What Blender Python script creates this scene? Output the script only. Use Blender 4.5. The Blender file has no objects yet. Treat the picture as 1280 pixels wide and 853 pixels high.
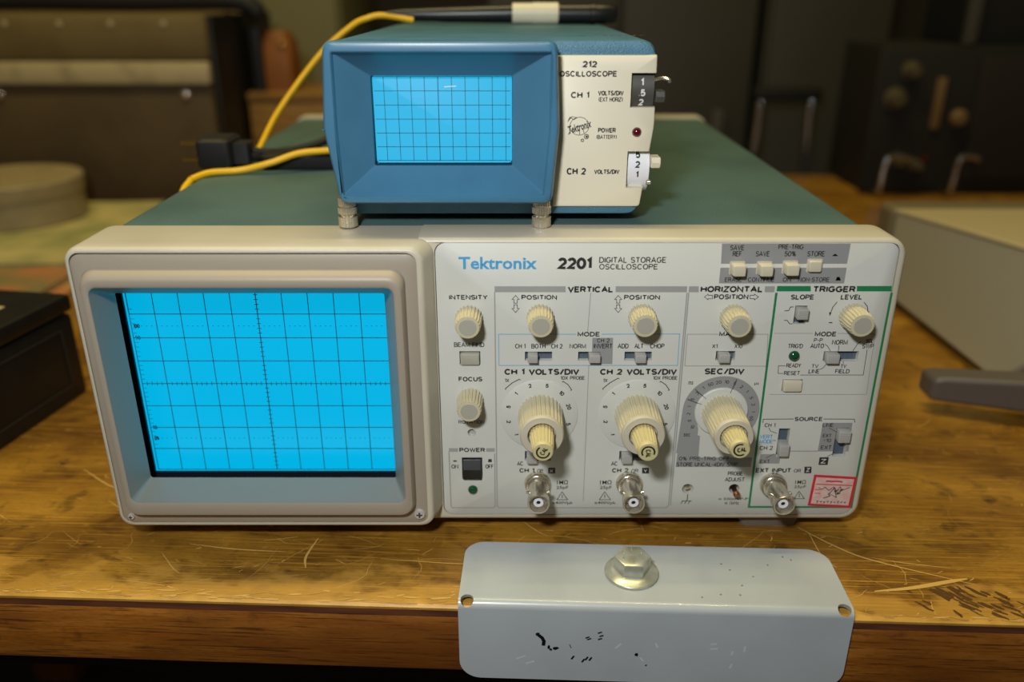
import bpy, bmesh, math, random
from mathutils import Vector, Matrix

SC = bpy.context.scene
COL = SC.collection
random.seed(7)

# ------------------------------------------------------------------ camera, world, light, exposure
F_PX, PITCH = 1034.27, 22.7144
CAM = Vector((0.0, -0.32310, 0.23340))
cd = bpy.data.cameras.new('camera')
cam = bpy.data.objects.new('camera', cd); COL.objects.link(cam)
cam.location = CAM
cam.rotation_euler = (math.radians(90 - PITCH), 0, 0)
cd.sensor_width = 36.0; cd.sensor_fit = 'HORIZONTAL'
cd.lens = 36.0 * F_PX / 1280.0
cd.clip_start = 0.01; cd.clip_end = 30
cd.dof.use_dof = True
cd.dof.focus_distance = 0.355
cd.dof.aperture_fstop = 4.6
SC.camera = cam

SC.view_settings.view_transform = 'Standard'
SC.view_settings.look = 'None'
SC.view_settings.gamma = 1.0
SC.view_settings.use_curve_mapping = False
SC.view_settings.exposure = 0.0

w = bpy.data.worlds.new('room_world'); SC.world = w; w.use_nodes = True
bg = w.node_tree.nodes['Background']
bg.inputs[0].default_value = (1.0, 0.86, 0.54, 1)
bg.inputs[1].default_value = 0.06

def area(name, loc, target, power, color, sx, sy=None, shape='RECTANGLE'):
    l = bpy.data.lights.new(name, 'AREA'); l.energy = power; l.color = color
    l.shape = shape; l.size = sx; l.size_y = sy or sx
    o = bpy.data.objects.new(name, l); COL.objects.link(o); o.location = loc
    o.rotation_euler = (Vector(target) - Vector(loc)).to_track_quat('-Z', 'Y').to_euler()
    return o
# the camera's own flash, a little above and to the left of the lens
area('camera_flash', (-0.075, -0.37, 0.37), (0.0, 0.02, 0.09), 1.8, (0.965, 0.99, 1.0), 0.045, 0.03)
# the warm ceiling lamp over the bench
area('ceiling_lamp', (-0.15, 0.19, 1.55), (-0.15, 0.16, 0.0), 13.5, (1.0, 0.82, 0.36), 1.2, 0.07)

# ------------------------------------------------------------------ helpers
def lin(c):
    return tuple(((v / 255) / 12.92 if v / 255 <= 0.04045 else ((v / 255 + 0.055) / 1.055) ** 2.4) for v in c) + (1.0,)

MATS = {}
def mat(name, rgb, rough=0.5, metal=0.0, rgb2=None, nscale=40.0, bump=0.0, bscale=400.0, emit=0.0, spec=0.5, stretch=(1, 1, 1), lo=0.4, hi=0.65, coat=0.0, base=None):
    m = bpy.data.materials.new(name); m.use_nodes = True
    nt = m.node_tree; b = nt.nodes['Principled BSDF']
    b.inputs['Base Color'].default_value = lin(base or rgb)
    b.inputs['Roughness'].default_value = rough
    b.inputs['Metallic'].default_value = metal
    b.inputs['Specular IOR Level'].default_value = spec
    b.inputs['Coat Weight'].default_value = coat
    tc = nt.nodes.new('ShaderNodeTexCoord')
    if rgb2:
        mp = nt.nodes.new('ShaderNodeMapping'); mp.inputs['Scale'].default_value = stretch
        nt.links.new(tc.outputs['Object'], mp.inputs[0])
        n = nt.nodes.new('ShaderNodeTexNoise'); n.inputs['Scale'].default_value = nscale; n.inputs['Detail'].default_value = 6
        nt.links.new(mp.outputs[0], n.inputs['Vector'])
        r = nt.nodes.new('ShaderNodeMapRange'); r.inputs[1].default_value = lo; r.inputs[2].default_value = hi
        nt.links.new(n.outputs[0], r.inputs[0])
        x = nt.nodes.new('ShaderNodeMix'); x.data_type = 'RGBA'
        x.inputs[6].default_value = lin(rgb); x.inputs[7].default_value = lin(rgb2)
        nt.links.new(r.outputs[0], x.inputs[0]); nt.links.new(x.outputs[2], b.inputs['Base Color'])
    if bump:
        n2 = nt.nodes.new('ShaderNodeTexNoise'); n2.inputs['Scale'].default_value = bscale; n2.inputs['Detail'].default_value = 3
        nt.links.new(tc.outputs['Object'], n2.inputs['Vector'])
        bp = nt.nodes.new('ShaderNodeBump'); bp.inputs['Strength'].default_value = bump; bp.inputs['Distance'].default_value = 0.001
        nt.links.new(n2.outputs[0], bp.inputs['Height']); nt.links.new(bp.outputs[0], b.inputs['Normal'])
    if emit:
        b.inputs['Emission Color'].default_value = lin(rgb); b.inputs['Emission Strength'].default_value = emit
    MATS[name] = m
    return m

def wood(name, base, light, dark, along, wear=False):
    """worn bench wood: streaky grain, dark stains, pale scratches; wear = rubbed pale front edge (local y = 0)"""
    m = bpy.data.materials.new(name); m.use_nodes = True
    nt = m.node_tree; N = nt.nodes; L = nt.links; b = N['Principled BSDF']
    b.inputs['Roughness'].default_value = 0.45
    tc = N.new('ShaderNodeTexCoord')
    def noise(scale, stretch, detail=6, rot=0.0, dist=0.0):
        mp = N.new('ShaderNodeMapping'); mp.inputs['Scale'].default_value = stretch; mp.inputs['Rotation'].default_value = (0, 0, rot)
        L.new(tc.outputs['Object'], mp.inputs[0])
        n = N.new('ShaderNodeTexNoise'); n.inputs['Scale'].default_value = scale; n.inputs['Detail'].default_value = detail
        n.inputs['Distortion'].default_value = dist
        L.new(mp.outputs[0], n.inputs['Vector']); return n.outputs[0]
    def ramp(v, a, c, hi=1.0):
        r = N.new('ShaderNodeMapRange'); r.inputs[1].default_value = a; r.inputs[2].default_value = c; r.inputs[4].default_value = hi
        L.new(v, r.inputs[0]); return r.outputs[0]
    def mix(f, c1, c2):
        x = N.new('ShaderNodeMix'); x.data_type = 'RGBA'; L.new(f, x.inputs[0])
        for s, c in ((6, c1), (7, c2)):
            if isinstance(c, tuple): x.inputs[s].default_value = lin(c)
            else: L.new(c, x.inputs[s])
        return x.outputs[2]
    st = (1, 14, 14) if along else (1.0, 1.6, 1.0)
    c = mix(ramp(noise(14, st, 8, 0, .6), .38, .66), base, light)
    c = mix(ramp(noise(9, (1, 1.3, 1), 8), .46, .70, .8), c, dark)
    c = mix(ramp(noise(26, (1, 22, 22), 7), .55, .8, .55), c, dark)
    c = mix(ramp(noise(70, (1, 1, 1), 6), .62, .76, .8), c, tuple(int(v * .45) for v in dark))
    c = mix(ramp(noise(330, (1, 3, 3), 3), .50, .72, .35), c, dark)
    if not along:
        c = mix(ramp(noise(130, (1, 1.5, 1), 6), .60, .70, .45), c, light)
        c = mix(ramp(noise(55, (1, 1.2, 1), 8, 0, .8), .56, .66, .5), c, tuple(int(v * .8) for v in dark))
        c = mix(ramp(noise(34, (1, 1.4, 1), 7), .50, .68, .45), c, dark)
        for rot, seed in ((0.5, 30), (-0.6, 36), (1.05, 33), (2.3, 28), (0.8, 41), (-1.2, 38)):
            c = mix(ramp(noise(seed, (.5, 26, 1), 2, rot, .25), .62, .70, .5), c, tuple(min(255, int(v * 1.12)) for v in light))
    else:
        c = mix(ramp(noise(5, (1, 3, 3), 5), .44, .62, .7), c, dark)
        c = mix(ramp(noise(40, (1, 30, 30), 4), .56, .66, .8), c, tuple(int(v * .7) for v in dark))
    if wear:
        sp = N.new('ShaderNodeSeparateXYZ'); L.new(tc.outputs['Object'], sp.inputs[0])
        e = N.new('ShaderNodeMath'); e.operation = 'MULTIPLY_ADD'; e.inputs[1].default_value = .016; e.inputs[2].default_value = -.0075
        L.new(noise(60, (1, 1, 1), 8), e.inputs[0])
        d = N.new('ShaderNodeMath'); d.operation = 'SUBTRACT'; L.new(e.outputs[0], d.inputs[0]); L.new(sp.outputs[1], d.inputs[1])
        c = mix(ramp(d.outputs[0], -.002, .0015, .85), c, (214, 168, 80))
        e2 = N.new('ShaderNodeMath'); e2.operation = 'MULTIPLY_ADD'; e2.inputs[1].default_value = .075; e2.inputs[2].default_value = -.022
        L.new(noise(45, (1, 1.6, 1), 9), e2.inputs[0])
        d2 = N.new('ShaderNodeMath'); d2.operation = 'SUBTRACT'; L.new(e2.outputs[0], d2.inputs[0]); L.new(sp.outputs[1], d2.inputs[1])
        c = mix(ramp(d2.outputs[0], -.003, .006, .55), c, (206, 156, 66))
    L.new(c, b.inputs['Base Color'])
    bp = N.new('ShaderNodeBump'); bp.inputs['Strength'].default_value = .25; bp.inputs['Distance'].default_value = .0006
    L.new(noise(90, (1, 6, 6), 8), bp.inputs['Height']); L.new(bp.outputs[0], b.inputs['Normal'])
    MATS[name] = m
    return m

def spline(pts, sub=8):
    """Catmull-Rom through 3D points"""
    P = [Vector(p) for p in pts]; P = [P[0] * 2 - P[1]] + P + [P[-1] * 2 - P[-2]]
    out = []
    for i in range(1, len(P) - 2):
        for k in range(sub):
            t = k / sub; a, b, c, d = P[i - 1], P[i], P[i + 1], P[i + 2]
            out.append(.5 * ((2 * b) + (c - a) * t + (2 * a - 5 * b + 4 * c - d) * t * t + (3 * b - a - 3 * c + d) * t ** 3))
    out.append(P[-2]); return out

def rrect(x0, x1, z0, z1, r, n=6):
    """rounded rectangle, counter-clockwise list of (x, z)"""
    rr = r if isinstance(r, (tuple, list)) else (r,) * 4     # bottom-left, bottom-right, top-right, top-left
    o = []
    for (cx, cz, a, q) in ((x0 + rr[0], z0 + rr[0], 180, rr[0]), (x1 - rr[1], z0 + rr[1], 270, rr[1]), (x1 - rr[2], z1 - rr[2], 0, rr[2]), (x0 + rr[3], z1 - rr[3], 90, rr[3])):
        for k in range(n + 1):
            t = math.radians(a + 90 * k / n); o.append((cx + q * math.cos(t), cz + q * math.sin(t)))
    return o

def rpoly(pts, r, n=5):
    """polygon with rounded corners; r one radius or one per corner"""
    o = []; k = len(pts)
    for i in range(k):
        p, a, b = Vector(pts[i]), Vector(pts[i - 1]), Vector(pts[(i + 1) % k])
        q = r[i] if isinstance(r, (list, tuple)) else r
        u, v = (a - p).normalized(), (b - p).normalized()
        s, e = p + u * q, p + v * q
        for j in range(n + 1):
            t = j / n; o.append(tuple((1 - t) ** 2 * s + 2 * t * (1 - t) * p + t * t * e))
    return o

def _arc(cx, cy, rx, ry, a, b, n=8):
    return [(cx + rx * math.cos(math.radians(a + (b - a) * i / n)), cy + ry * math.sin(math.radians(a + (b - a) * i / n))) for i in range(n + 1)]
_O = _arc(.42, .5, .42, .5, 90, 450, 24)
# single-stroke capitals and figures of the panel lettering: width, strokes
STROKES = {
 'A': (.84, [[(0, 0), (.42, 1), (.84, 0)], [(.15, .34), (.69, .34)]]),
 'B': (.72, [[(0, .52), (.46, .52)] + _arc(.46, .26, .26, .26, 90, -90) + [(0, 0), (0, 1), (.42, 1)] + _arc(.42, .76, .24, .24, 90, -90)]),
 'C': (.82, [_arc(.42, .5, .42, .5, 42, 318, 18)]),
 'D': (.78, [[(0, 0), (0, 1), (.34, 1)] + _arc(.34, .5, .44, .5, 90, -90, 14) + [(0, 0)]]),
 'E': (.64, [[(.64, 0), (0, 0), (0, 1), (.62, 1)], [(0, .52), (.55, .52)]]),
 'F': (.60, [[(0, 0), (0, 1), (.6, 1)], [(0, .52), (.52, .52)]]),
 'G': (.84, [_arc(.42, .5, .42, .5, 42, 340, 18) + [(.82, .46), (.48, .46)]]),
 'H': (.74, [[(0, 0), (0, 1)], [(.74, 0), (.74, 1)], [(0, .52), (.74, .52)]]),
 'I': (.02, [[(.01, 0), (.01, 1)]]),
 'J': (.52, [[(.52, 1), (.52, .28)] + _arc(.26, .28, .26, .28, 0, -180)]),
 'K': (.72, [[(0, 0), (0, 1)], [(.68, 1), (0, .36)], [(.24, .58), (.72, 0)]]),
 'L': (.58, [[(0, 1), (0, 0), (.58, 0)]]),
 'M': (.88, [[(0, 0), (0, 1), (.44, .12), (.88, 1), (.88, 0)]]),
 'N': (.74, [[(0, 0), (0, 1), (.74, 0), (.74, 1)]]),
 'O': (.84, [_O]), 'Q': (.84, [_O, [(.54, .24), (.84, 0)]]),
 'P': (.68, [[(0, 0), (0, 1), (.4, 1)] + _arc(.4, .74, .28, .26, 90, -90) + [(0, .48)]]),
 'R': (.72, [[(0, 0), (0, 1), (.42, 1)] + _arc(.42, .75, .27, .25, 90, -90) + [(0, .5)], [(.42, .5), (.72, 0)]]),
 'S': (.70, [_arc(.35, .75, .33, .25, 25, 270, 12) + _arc(.35, .25, .35, .25, 90, -155, 12)]),
 'T': (.72, [[(0, 1), (.72, 1)], [(.36, 1), (.36, 0)]]),
 'U': (.74, [[(0, 1), (0, .36)] + _arc(.37, .36, .37, .36, 180, 360, 12) + [(.74, 1)]]),
 'V': (.80, [[(0, 1), (.4, 0), (.8, 1)]]),
 'W': (1.1, [[(0, 1), (.28, 0), (.55, .95), (.82, 0), (1.1, 1)]]),
 'X': (.76, [[(0, 0), (.76, 1)], [(0, 1), (.76, 0)]]),
 'Y': (.76, [[(0, 1), (.38, .48), (.76, 1)], [(.38, .48), (.38, 0)]]),
 'Z': (.70, [[(0, 1), (.7, 1), (0, 0), (.7, 0)]]),
 '0': (.70, [_arc(.35, .5, .35, .5, 90, 450, 22)]),
 '1': (.28, [[(0, .78), (.27, 1), (.27, 0)]]),
 '2': (.66, [_arc(.33, .70, .31, .30, 165, -35, 12) + [(.02, 0), (.66, 0)]]),
 '4': (.70, [[(.7, .26), (0, .26), (.5, 1), (.5, 0)]]),
 '5': (.66, [[(.6, 1), (.12, 1), (.06, .5)] + _arc(.33, .32, .33, .32, 125, -150, 14)]),
 '7': (.62, [[(0, 1), (.62, 1), (.2, 0)]]),
 '8': (.66, [_arc(.33, .76, .27, .24, 90, 450, 16), _arc(.33, .27, .33, .27, 90, 450, 16)]),
 '.': (.06, [[(0, .03), (.06, .03)]]), '-': (.34, [[(0, .48), (.34, .48)]]), '+': (.5, [[(0, .5), (.5, .5)], [(.25, .25), (.25, .75)]]),
 '/': (.50, [[(0, -.05), (.5, 1.05)]]), "'": (.04, [[(.02, 1), (.02, .7)]]), ' ': (.34, []),
 '(': (.22, [_arc(.36, .5, .36, .62, 130, 230)]), ')': (.22, [_arc(-.14, .5, .36, .62, 50, -50)]),
 '%': (.9, [_arc(.18, .76, .18, .22, 90, 450, 12), _arc(.72, .24, .18, .22, 90, 450, 12), [(.2, 0), (.7, 1)]]),
 '÷': (.5, [[(0, .5), (.5, .5)], [(.22, .84), (.28, .84)], [(.22, .16), (.28, .16)]]),
}

class MB:
    """collects shapes in millimetres; build() links them as ONE mesh object"""
    def __init__(self): self.v = []; self.f = []; self.m = []
    def add(self, vs, fs, m=0):
        b = len(self.v); self.v += [tuple(p) for p in vs]
        for f in fs: self.f.append([b + i for i in f]); self.m.append(m)
        return self
    def loft(self, loops, m=0, cap0=True, cap1=True, closed=False):
        n = len(loops[0]); vs = [p for l in loops for p in l]; fs = []
        R = len(loops)
        for i in range(R if closed else R - 1):
            j = (i + 1) % R
            for k in range(n):
                k2 = (k + 1) % n; fs.append([i * n + k, i * n + k2, j * n + k2, j * n + k])
        if not closed:
            if cap0: fs.append(list(range(n))[::-1])
            if cap1: fs.append([(R - 1) * n + k for k in range(n)])
        return self.add(vs, fs, m)
    def yl(self, loops, m=0, **k):
        """loops = [(outline of (x, z), y)]"""
        return self.loft([[(x, y, z) for x, z in o] for o, y in loops], m, **k)
    def zl(self, loops, m=0, **k):
        return self.loft([[(x, y, z) for x, y in o] for o, z in loops], m, **k)
    def box(self, x0, x1, y0, y1, z0, z1, m=0, b=0.0):
        if b:
            o = lambda d: [(x0 + d + q, y0 + d) for q in ()]
            def ring(d): return rrect(x0 + d, x1 - d, y0 + d, y1 - d, max(b - d, .01), 3)
            return self.zl([(ring(b), z0), (ring(b * .3), z0 + b * .3), (ring(0), z0 + b), (ring(0), z1 - b), (ring(b * .3), z1 - b * .3), (ring(b), z1)], m)
        vs = [(x, y, z) for z in (z0, z1) for x, y in ((x0, y0), (x1, y0), (x1, y1), (x0, y1))]
        return self.add(vs, [(3, 2, 1, 0), (4, 5, 6, 7), (0, 1, 5, 4), (1, 2, 6, 5), (2, 3, 7, 6), (3, 0, 4, 7)], m)
    def lathe(self, prof, o=(0, 0, 0), ax=(0, -1, 0), n=32, m=0, flute=0, depth=0.0, fl=None, cap0=True, cap1=True):
        """prof = [(radius, distance along axis)]; flute = number of ribs"""
        A = Vector(ax).normalized(); U = A.orthogonal().normalized(); V = A.cross(U); o = Vector(o)
        if flute: n = flute * 4
        loops = []
        for i, (r, h) in enumerate(prof):
            on = flute and (fl is None or fl[i])
            lp = []
            for k in range(n):
                t = 2 * math.pi * k / n
                q = r - (depth if on and k % 4 >= 2 else 0)
                lp.append(tuple(o + A * h + (U * math.cos(t) + V * math.sin(t)) * q))
            loops.append(lp)
        return self.loft(loops, m, cap0=cap0, cap1=cap1)
    def tube(self, pts, r, n=12, m=0):
        loops = []; P = [Vector(p) for p in pts]; up = Vector((0.13, 0.2, 1)).normalized()
        for i, p in enumerate(P):
            t = (P[min(i + 1, len(P) - 1)] - P[max(i - 1, 0)]).normalized()
            u = (up - t * up.dot(t)).normalized(); v = t.cross(u); up = u
            q = r[i] if isinstance(r, (list, tuple)) else r
            loops.append([tuple(p + (u * math.cos(2 * math.pi * k / n) + v * math.sin(2 * math.pi * k / n)) * q) for k in range(n)])
        return self.loft(loops, m)
    def strip(self, pts, wd, y, m=0, plane='xz'):
        """flat line of width wd printed on a surface"""
        P = [Vector(p) for p in pts]; L = []; R = []
        shut = (P[0] - P[-1]).length < 1e-3 and len(P) > 3
        for i, p in enumerate(P):
            a = P[i - 1] if i else (P[-2] if shut else p); b = P[i + 1] if i < len(P) - 1 else (P[1] if shut else p)
            d1 = (p - a).normalized() if (p - a).length > 1e-6 else (b - p).normalized()
            d2 = (b - p).normalized() if (b - p).length > 1e-6 else d1
            n1 = Vector((-d1.y, d1.x)); n2 = Vector((-d2.y, d2.x)); nn = n1 + n2
            nn = n1 if nn.length < .3 else nn.normalized()
            s = min(1 / max(nn.dot(n1), .4), 2)
            L.append(p + nn * wd / 2 * s); R.append(p - nn * wd / 2 * s)
        f = (lambda q: (q.x, y, q.y)) if plane == 'xz' else (lambda q: (q.x, q.y, y))
        for i in range(len(P) - 1): self.add([f(L[i]), f(R[i]), f(R[i + 1]), f(L[i + 1])], [(0, 1, 2, 3)], m)
        return self
    def flat(self, pts, y, m=0, plane='xz'):
        return self.add([(p[0], y, p[1]) if plane == 'xz' else (p[0], p[1], y) for p in pts], [list(range(len(pts)))], m)
    def text(self, body, x0, x1, z0, z1, y, m=0, weight='n', rot=0.0, keep=False, shear=0.0):
        """lettering fitted to a box on a plane facing -y"""
        if all(ch in STROKES for ch in body):
            th = {'n': .16, 'm': .18, 'b': .22, 'B': .25}[weight] * (z1 - z0); gap = .30 if weight != 'n' else .26
            W = sum(STROKES[ch][0] + gap for ch in body) - gap; sz = z1 - z0 - th
            sx = sz if keep or W < .1 else (x1 - x0 - th) / W
            mx, mz = (x0 + x1) / 2, (z0 + z1) / 2; c, s_ = math.cos(rot), math.sin(rot)
            px = -W * sx / 2
            for ch in body:
                wd, st = STROKES[ch]
                for ln in st:
                    q = [(px + a * sx, (b_ - .5) * sz) for a, b_ in ln]
                    self.strip([(mx + a * c - b_ * s_, mz + a * s_ + b_ * c) for a, b_ in q], th, y, m)
                px += (wd + gap) * sx
            return self
        vs, fs = glyphs(body, weight, shear)
        xs = [v[0] for v in vs]; zs = [v[1] for v in vs]
        sx = (x1 - x0) / (max(xs) - min(xs)); sz = (z1 - z0) / (max(zs) - min(zs))
        if keep:
            sx = sz; c_ = (x0 + x1) / 2; hw = (max(xs) - min(xs)) * sx / 2; x0, x1 = c_ - hw, c_ + hw
        out = []
        mx, mz = (x0 + x1) / 2, (z0 + z1) / 2; c, s = math.cos(rot), math.sin(rot)
        for a, b_ in vs:
            px, pz = x0 + (a - min(xs)) * sx - mx, z0 + (b_ - min(zs)) * sz - mz
            out.append((mx + px * c - pz * s, y, mz + px * s + pz * c))
        return self.add(out, fs, m)
    def build(self, name, mats, parent=None, loc=None, bevel=0.0, angle=35, origin=None):
        """mesh vertices are world millimetres minus the parent's place, unless loc gives the part its own place"""
        me = bpy.data.meshes.new(name)
        o = Vector((0, 0, 0))
        if loc is None:
            if parent is not None: o = Vector(parent['at']) if parent.get('at') is not None else Vector((0, 0, 0))
            elif origin is not None: o = Vector(origin)
        me.from_pydata([tuple((Vector(p) - o) * .001) for p in self.v], [], self.f)
        for q in (mats if isinstance(mats, (list, tuple)) else [mats]): me.materials.append(MATS[q])
        for p, k in zip(me.polygons, self.m): p.material_index = k
        bm = bmesh.new(); bm.from_mesh(me)
        bmesh.ops.recalc_face_normals(bm, faces=bm.faces); bm.to_mesh(me); bm.free()
        me.shade_smooth(); me.set_sharp_from_angle(angle=math.radians(angle))
        ob = bpy.data.objects.new(name, me); COL.objects.link(ob)
        if parent is not None: ob.parent = parent
        if loc is not None:
            pa = Vector(parent['at']) if parent is not None and parent.get('at') is not None else Vector((0, 0, 0))
            ob.location = (Vector(loc) - pa) * .001
            ob['at'] = [0.0, 0.0, 0.0]
        elif origin is not None and parent is None: ob.location = o * .001; ob['at'] = list(o)
        elif parent is not None: ob['at'] = list(o)
        if bevel:
            b = ob.modifiers.new('edge', 'BEVEL'); b.width = bevel * .001; b.segments = 3; b.limit_method = 'ANGLE'; b.angle_limit = math.radians(40); b.harden_normals = True
        return ob

GLY = {}
def glyphs(body, weight, shear=0.0):
    key = (body, weight, shear)
    if key in GLY: return GLY[key]
    cu = bpy.data.curves.new('glyph', 'FONT'); cu.body = body; cu.size = 1; cu.resolution_u = 2; cu.shear = shear
    cu.offset = {'n': 0.012, 'b': 0.024, 'B': 0.040, 'm': 0.016}[weight]
    o = bpy.data.objects.new('glyph', cu); COL.objects.link(o)
    dg = bpy.context.evaluated_depsgraph_get(); ev = o.evaluated_get(dg); me = ev.to_mesh()
    r = ([(v.co.x, v.co.y) for v in me.vertices], [list(p.vertices) for p in me.polygons])
    ev.to_mesh_clear(); bpy.data.objects.remove(o); bpy.data.curves.remove(cu)
    GLY[key] = r
    return r

def tag(o, label, cat, group=None):
    o['label'] = label; o['category'] = cat
    if group: o['group'] = group
    return o
def thing(name, label, cat, at, rz=0.0, group=None):
    o = bpy.data.objects.new(name, None); COL.objects.link(o)
    o.empty_display_size = .02
    o.location = Vector(at) * .001; o.rotation_euler = (0, 0, math.radians(rz)); o['at'] = [float(v) for v in at]
    return tag(o, label, cat, group)
def local(o):            # parts of a turned thing are modelled in its own frame
    o['at'] = [0.0, 0.0, 0.0]; return o
def put(o, parent, loc): # copy a part and its sub-parts to another place on the same thing
    c = o.copy(); COL.objects.link(c); c.parent = parent
    pa = Vector(parent['at']); c.location = (Vector(loc) - pa) * .001
    for ch in o.children:
        d = ch.copy(); COL.objects.link(d); d.parent = c
    return c
def struct(o): o['kind'] = 'structure'; return o
def cut(o, boxes):
    """cut openings with boxes / meshes given in the same world millimetres"""
    tmp = []
    for k in boxes:
        at = list(o['at']); me = bpy.data.meshes.new('cutter')
        me.from_pydata([tuple((Vector(p) - Vector(at)) * .001) for p in k.v], [], k.f)
        bm = bmesh.new(); bm.from_mesh(me); bmesh.ops.recalc_face_normals(bm, faces=bm.faces); bm.to_mesh(me); bm.free()
        c = bpy.data.objects.new('cutter', me); COL.objects.link(c)
        c.matrix_world = Matrix.Identity(4); c.parent = o.parent; c.location = o.location; tmp.append(c)
        md = o.modifiers.new('cut', 'BOOLEAN'); md.object = c; md.operation = 'DIFFERENCE'; md.solver = 'EXACT'
    dg = bpy.context.evaluated_depsgraph_get(); dg.update()
    me = bpy.data.meshes.new_from_object(o.evaluated_get(dg))
    o.modifiers.clear(); o.data = me
    me.shade_smooth(); me.set_sharp_from_angle(angle=math.radians(35))
    for c in tmp: bpy.data.objects.remove(c)
    return o

# ------------------------------------------------------------------ materials
mat('beige_trim', (200, 192, 172), .42, rgb2=(194, 186, 165), nscale=30, bump=.04, bscale=900)
mat('crt_grey', (160, 149, 132), .45, bump=.03, bscale=900)
mat('panel_paint', (206, 206, 198), .5, rgb2=(201, 201, 192), nscale=18)
mat('teal_vinyl', (84, 112, 110), .5, rgb2=(74, 100, 100), nscale=14, bump=.35, bscale=1100)
mat('blue_case', (78, 124, 146), .45, bump=.4, bscale=1500, rgb2=(70, 114, 136), nscale=60)
mat('blue_hood', (72, 122, 152), .3, rgb2=(68, 116, 145), nscale=40)
mat('cream', (226, 217, 192), .42)
mat('knob_cream', (200, 191, 158), .38)
mat('knob_tip', (204, 192, 142), .36)
mat('knob_cap', (170, 167, 152), .4)
mat('slider_grey', (172, 170, 164), .45)
mat('slot_dark', (58, 62, 70), .6)
mat('slot_blue', (86, 98, 110), .5)
mat('button_beige', (206, 198, 174), .42)
mat('black_plastic', (22, 22, 24), .35)
mat('black_matte', (14, 14, 14), .7)
mat('rubber', (26, 25, 25), .6)
mat('print_black', (44, 42, 41), .6)
mat('print_grey', (156, 157, 152), .6)
mat('print_dark_grey', (146, 146, 145), .6)
mat('print_blue', (74, 164, 214), .5)
mat('print_blue_line', (120, 176, 208), .5)
mat('print_green', (28, 124, 76), .55)
mat('print_white', (226, 226, 220), .5)
mat('ink', (16, 16, 18), .4)
mat('nickel', (214, 205, 186), .24, .88)
mat('zinc', (206, 208, 196), .3, .62, rgb2=(180, 182, 164), nscale=160)
mat('gold', (205, 165, 80), .3, 1.0)
mat('copper', (196, 140, 92), .35, 1.0)
mat('white_plastic', (232, 232, 236), .4)
mat('hole_black', (10, 10, 10), .8)
mat('led_green', (8, 74, 42), .15, coat=.6)
mat('led_red', (92, 8, 22), .15, coat=.6)
mat('sticker_red', (206, 42, 62), .45)
mat('sticker_paper', (214, 196, 184), .55, rgb2=(220, 168, 160), nscale=300)
mat('screen_cyan', (0, 181, 229), .3, emit=.91, base=(0, 70, 96))
mat('screen_cyan_light', (48, 186, 232), .6, emit=.86, base=(20, 70, 96))
mat('graticule', (10, 62, 88), .6)
mat('graticule_soft', (0, 122, 168), .6)
mat('mask_black', (14, 18, 26), .5)
mat('yellow_wire', (242, 188, 4), .38)
mat('white_collar', (226, 218, 190), .45)
mat('bracket_paint', (176, 182, 184), .3, rgb2=(169, 175, 177), nscale=24, coat=.4, bump=.03, bscale=300)
mat('screw_bright', (226, 223, 216), .28, .5)
mat('chip_pale', (192, 197, 199), .5)
mat('rust_spot', (128, 112, 72), .6)
mat('case_fibre', (86, 70, 42), .7, rgb2=(76, 61, 36), nscale=18)
mat('case_lid', (112, 96, 58), .7, rgb2=(102, 86, 50), nscale=18)
mat('case_band', (186, 172, 134), .5, rgb2=(150, 136, 100), nscale=30, lo=.5, hi=.75)
mat('leather_brown', (140, 84, 30), .55)
mat('tin_grey', (160, 144, 108), .5, rgb2=(148, 132, 98), nscale=40)
mat('paper_cream', (196, 182, 124), .7, rgb2=(150, 150, 96), nscale=20)
mat('paper_orange', (196, 112, 62), .7, rgb2=(176, 150, 90), nscale=16)
mat('paper_green', (118, 120, 78), .7, rgb2=(190, 118, 72), nscale=16)
mat('box_black', (17, 16, 15), .5, rgb2=(23, 21, 19), nscale=60)
mat('box_edge', (44, 42, 38), .5)
mat('instrument_beige', (188, 174, 136), .55)
mat('instrument_side', (176, 172, 148), .6)
mat('instrument_trim', (112, 100, 72), .6)
mat('handle_grey', (92, 84, 78), .5)
mat('rack_dark', (15, 13, 10), .75)
mat('rack_brown', (20, 16, 11), .75)
mat('foot_shaded_grey', (118, 110, 98), .6)  # grey darkened so the colour carries the shade under the large oscilloscope
mat('knob_old', (74, 66, 44), .6)
mat('label_old', (112, 88, 50), .6)
mat('chrome', (180, 180, 178), .25, 1.0)
mat('dark_steel', (74, 72, 66), .5)
mat('cabinet_dark', (66, 64, 57), .55, rgb2=(61, 59, 53), nscale=6)
mat('cabinet_olive', (128, 122, 84), .6)
mat('box_wood', (150, 112, 48), .6, rgb2=(128, 92, 38), nscale=20, stretch=(1, 1, 8))
mat('wall_paint', (70, 64, 50), .8)
mat('floor_dark', (48, 44, 38), .8)
wood('bench_top', (137, 95, 25), (176, 130, 44), (84, 50, 14), False, wear=True)
wood('bench_rail', (166, 98, 24), (196, 126, 44), (96, 50, 13), True)
mat('bench_lip', (104, 58, 34), .55, rgb2=(72, 40, 24), nscale=30, stretch=(1, 8, 8))
mat('scratch_pale', (180, 138, 66), .55)
mat('scratch_bright', (208, 166, 88), .55)
mat('scratch_dark', (88, 56, 18), .6)
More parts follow.
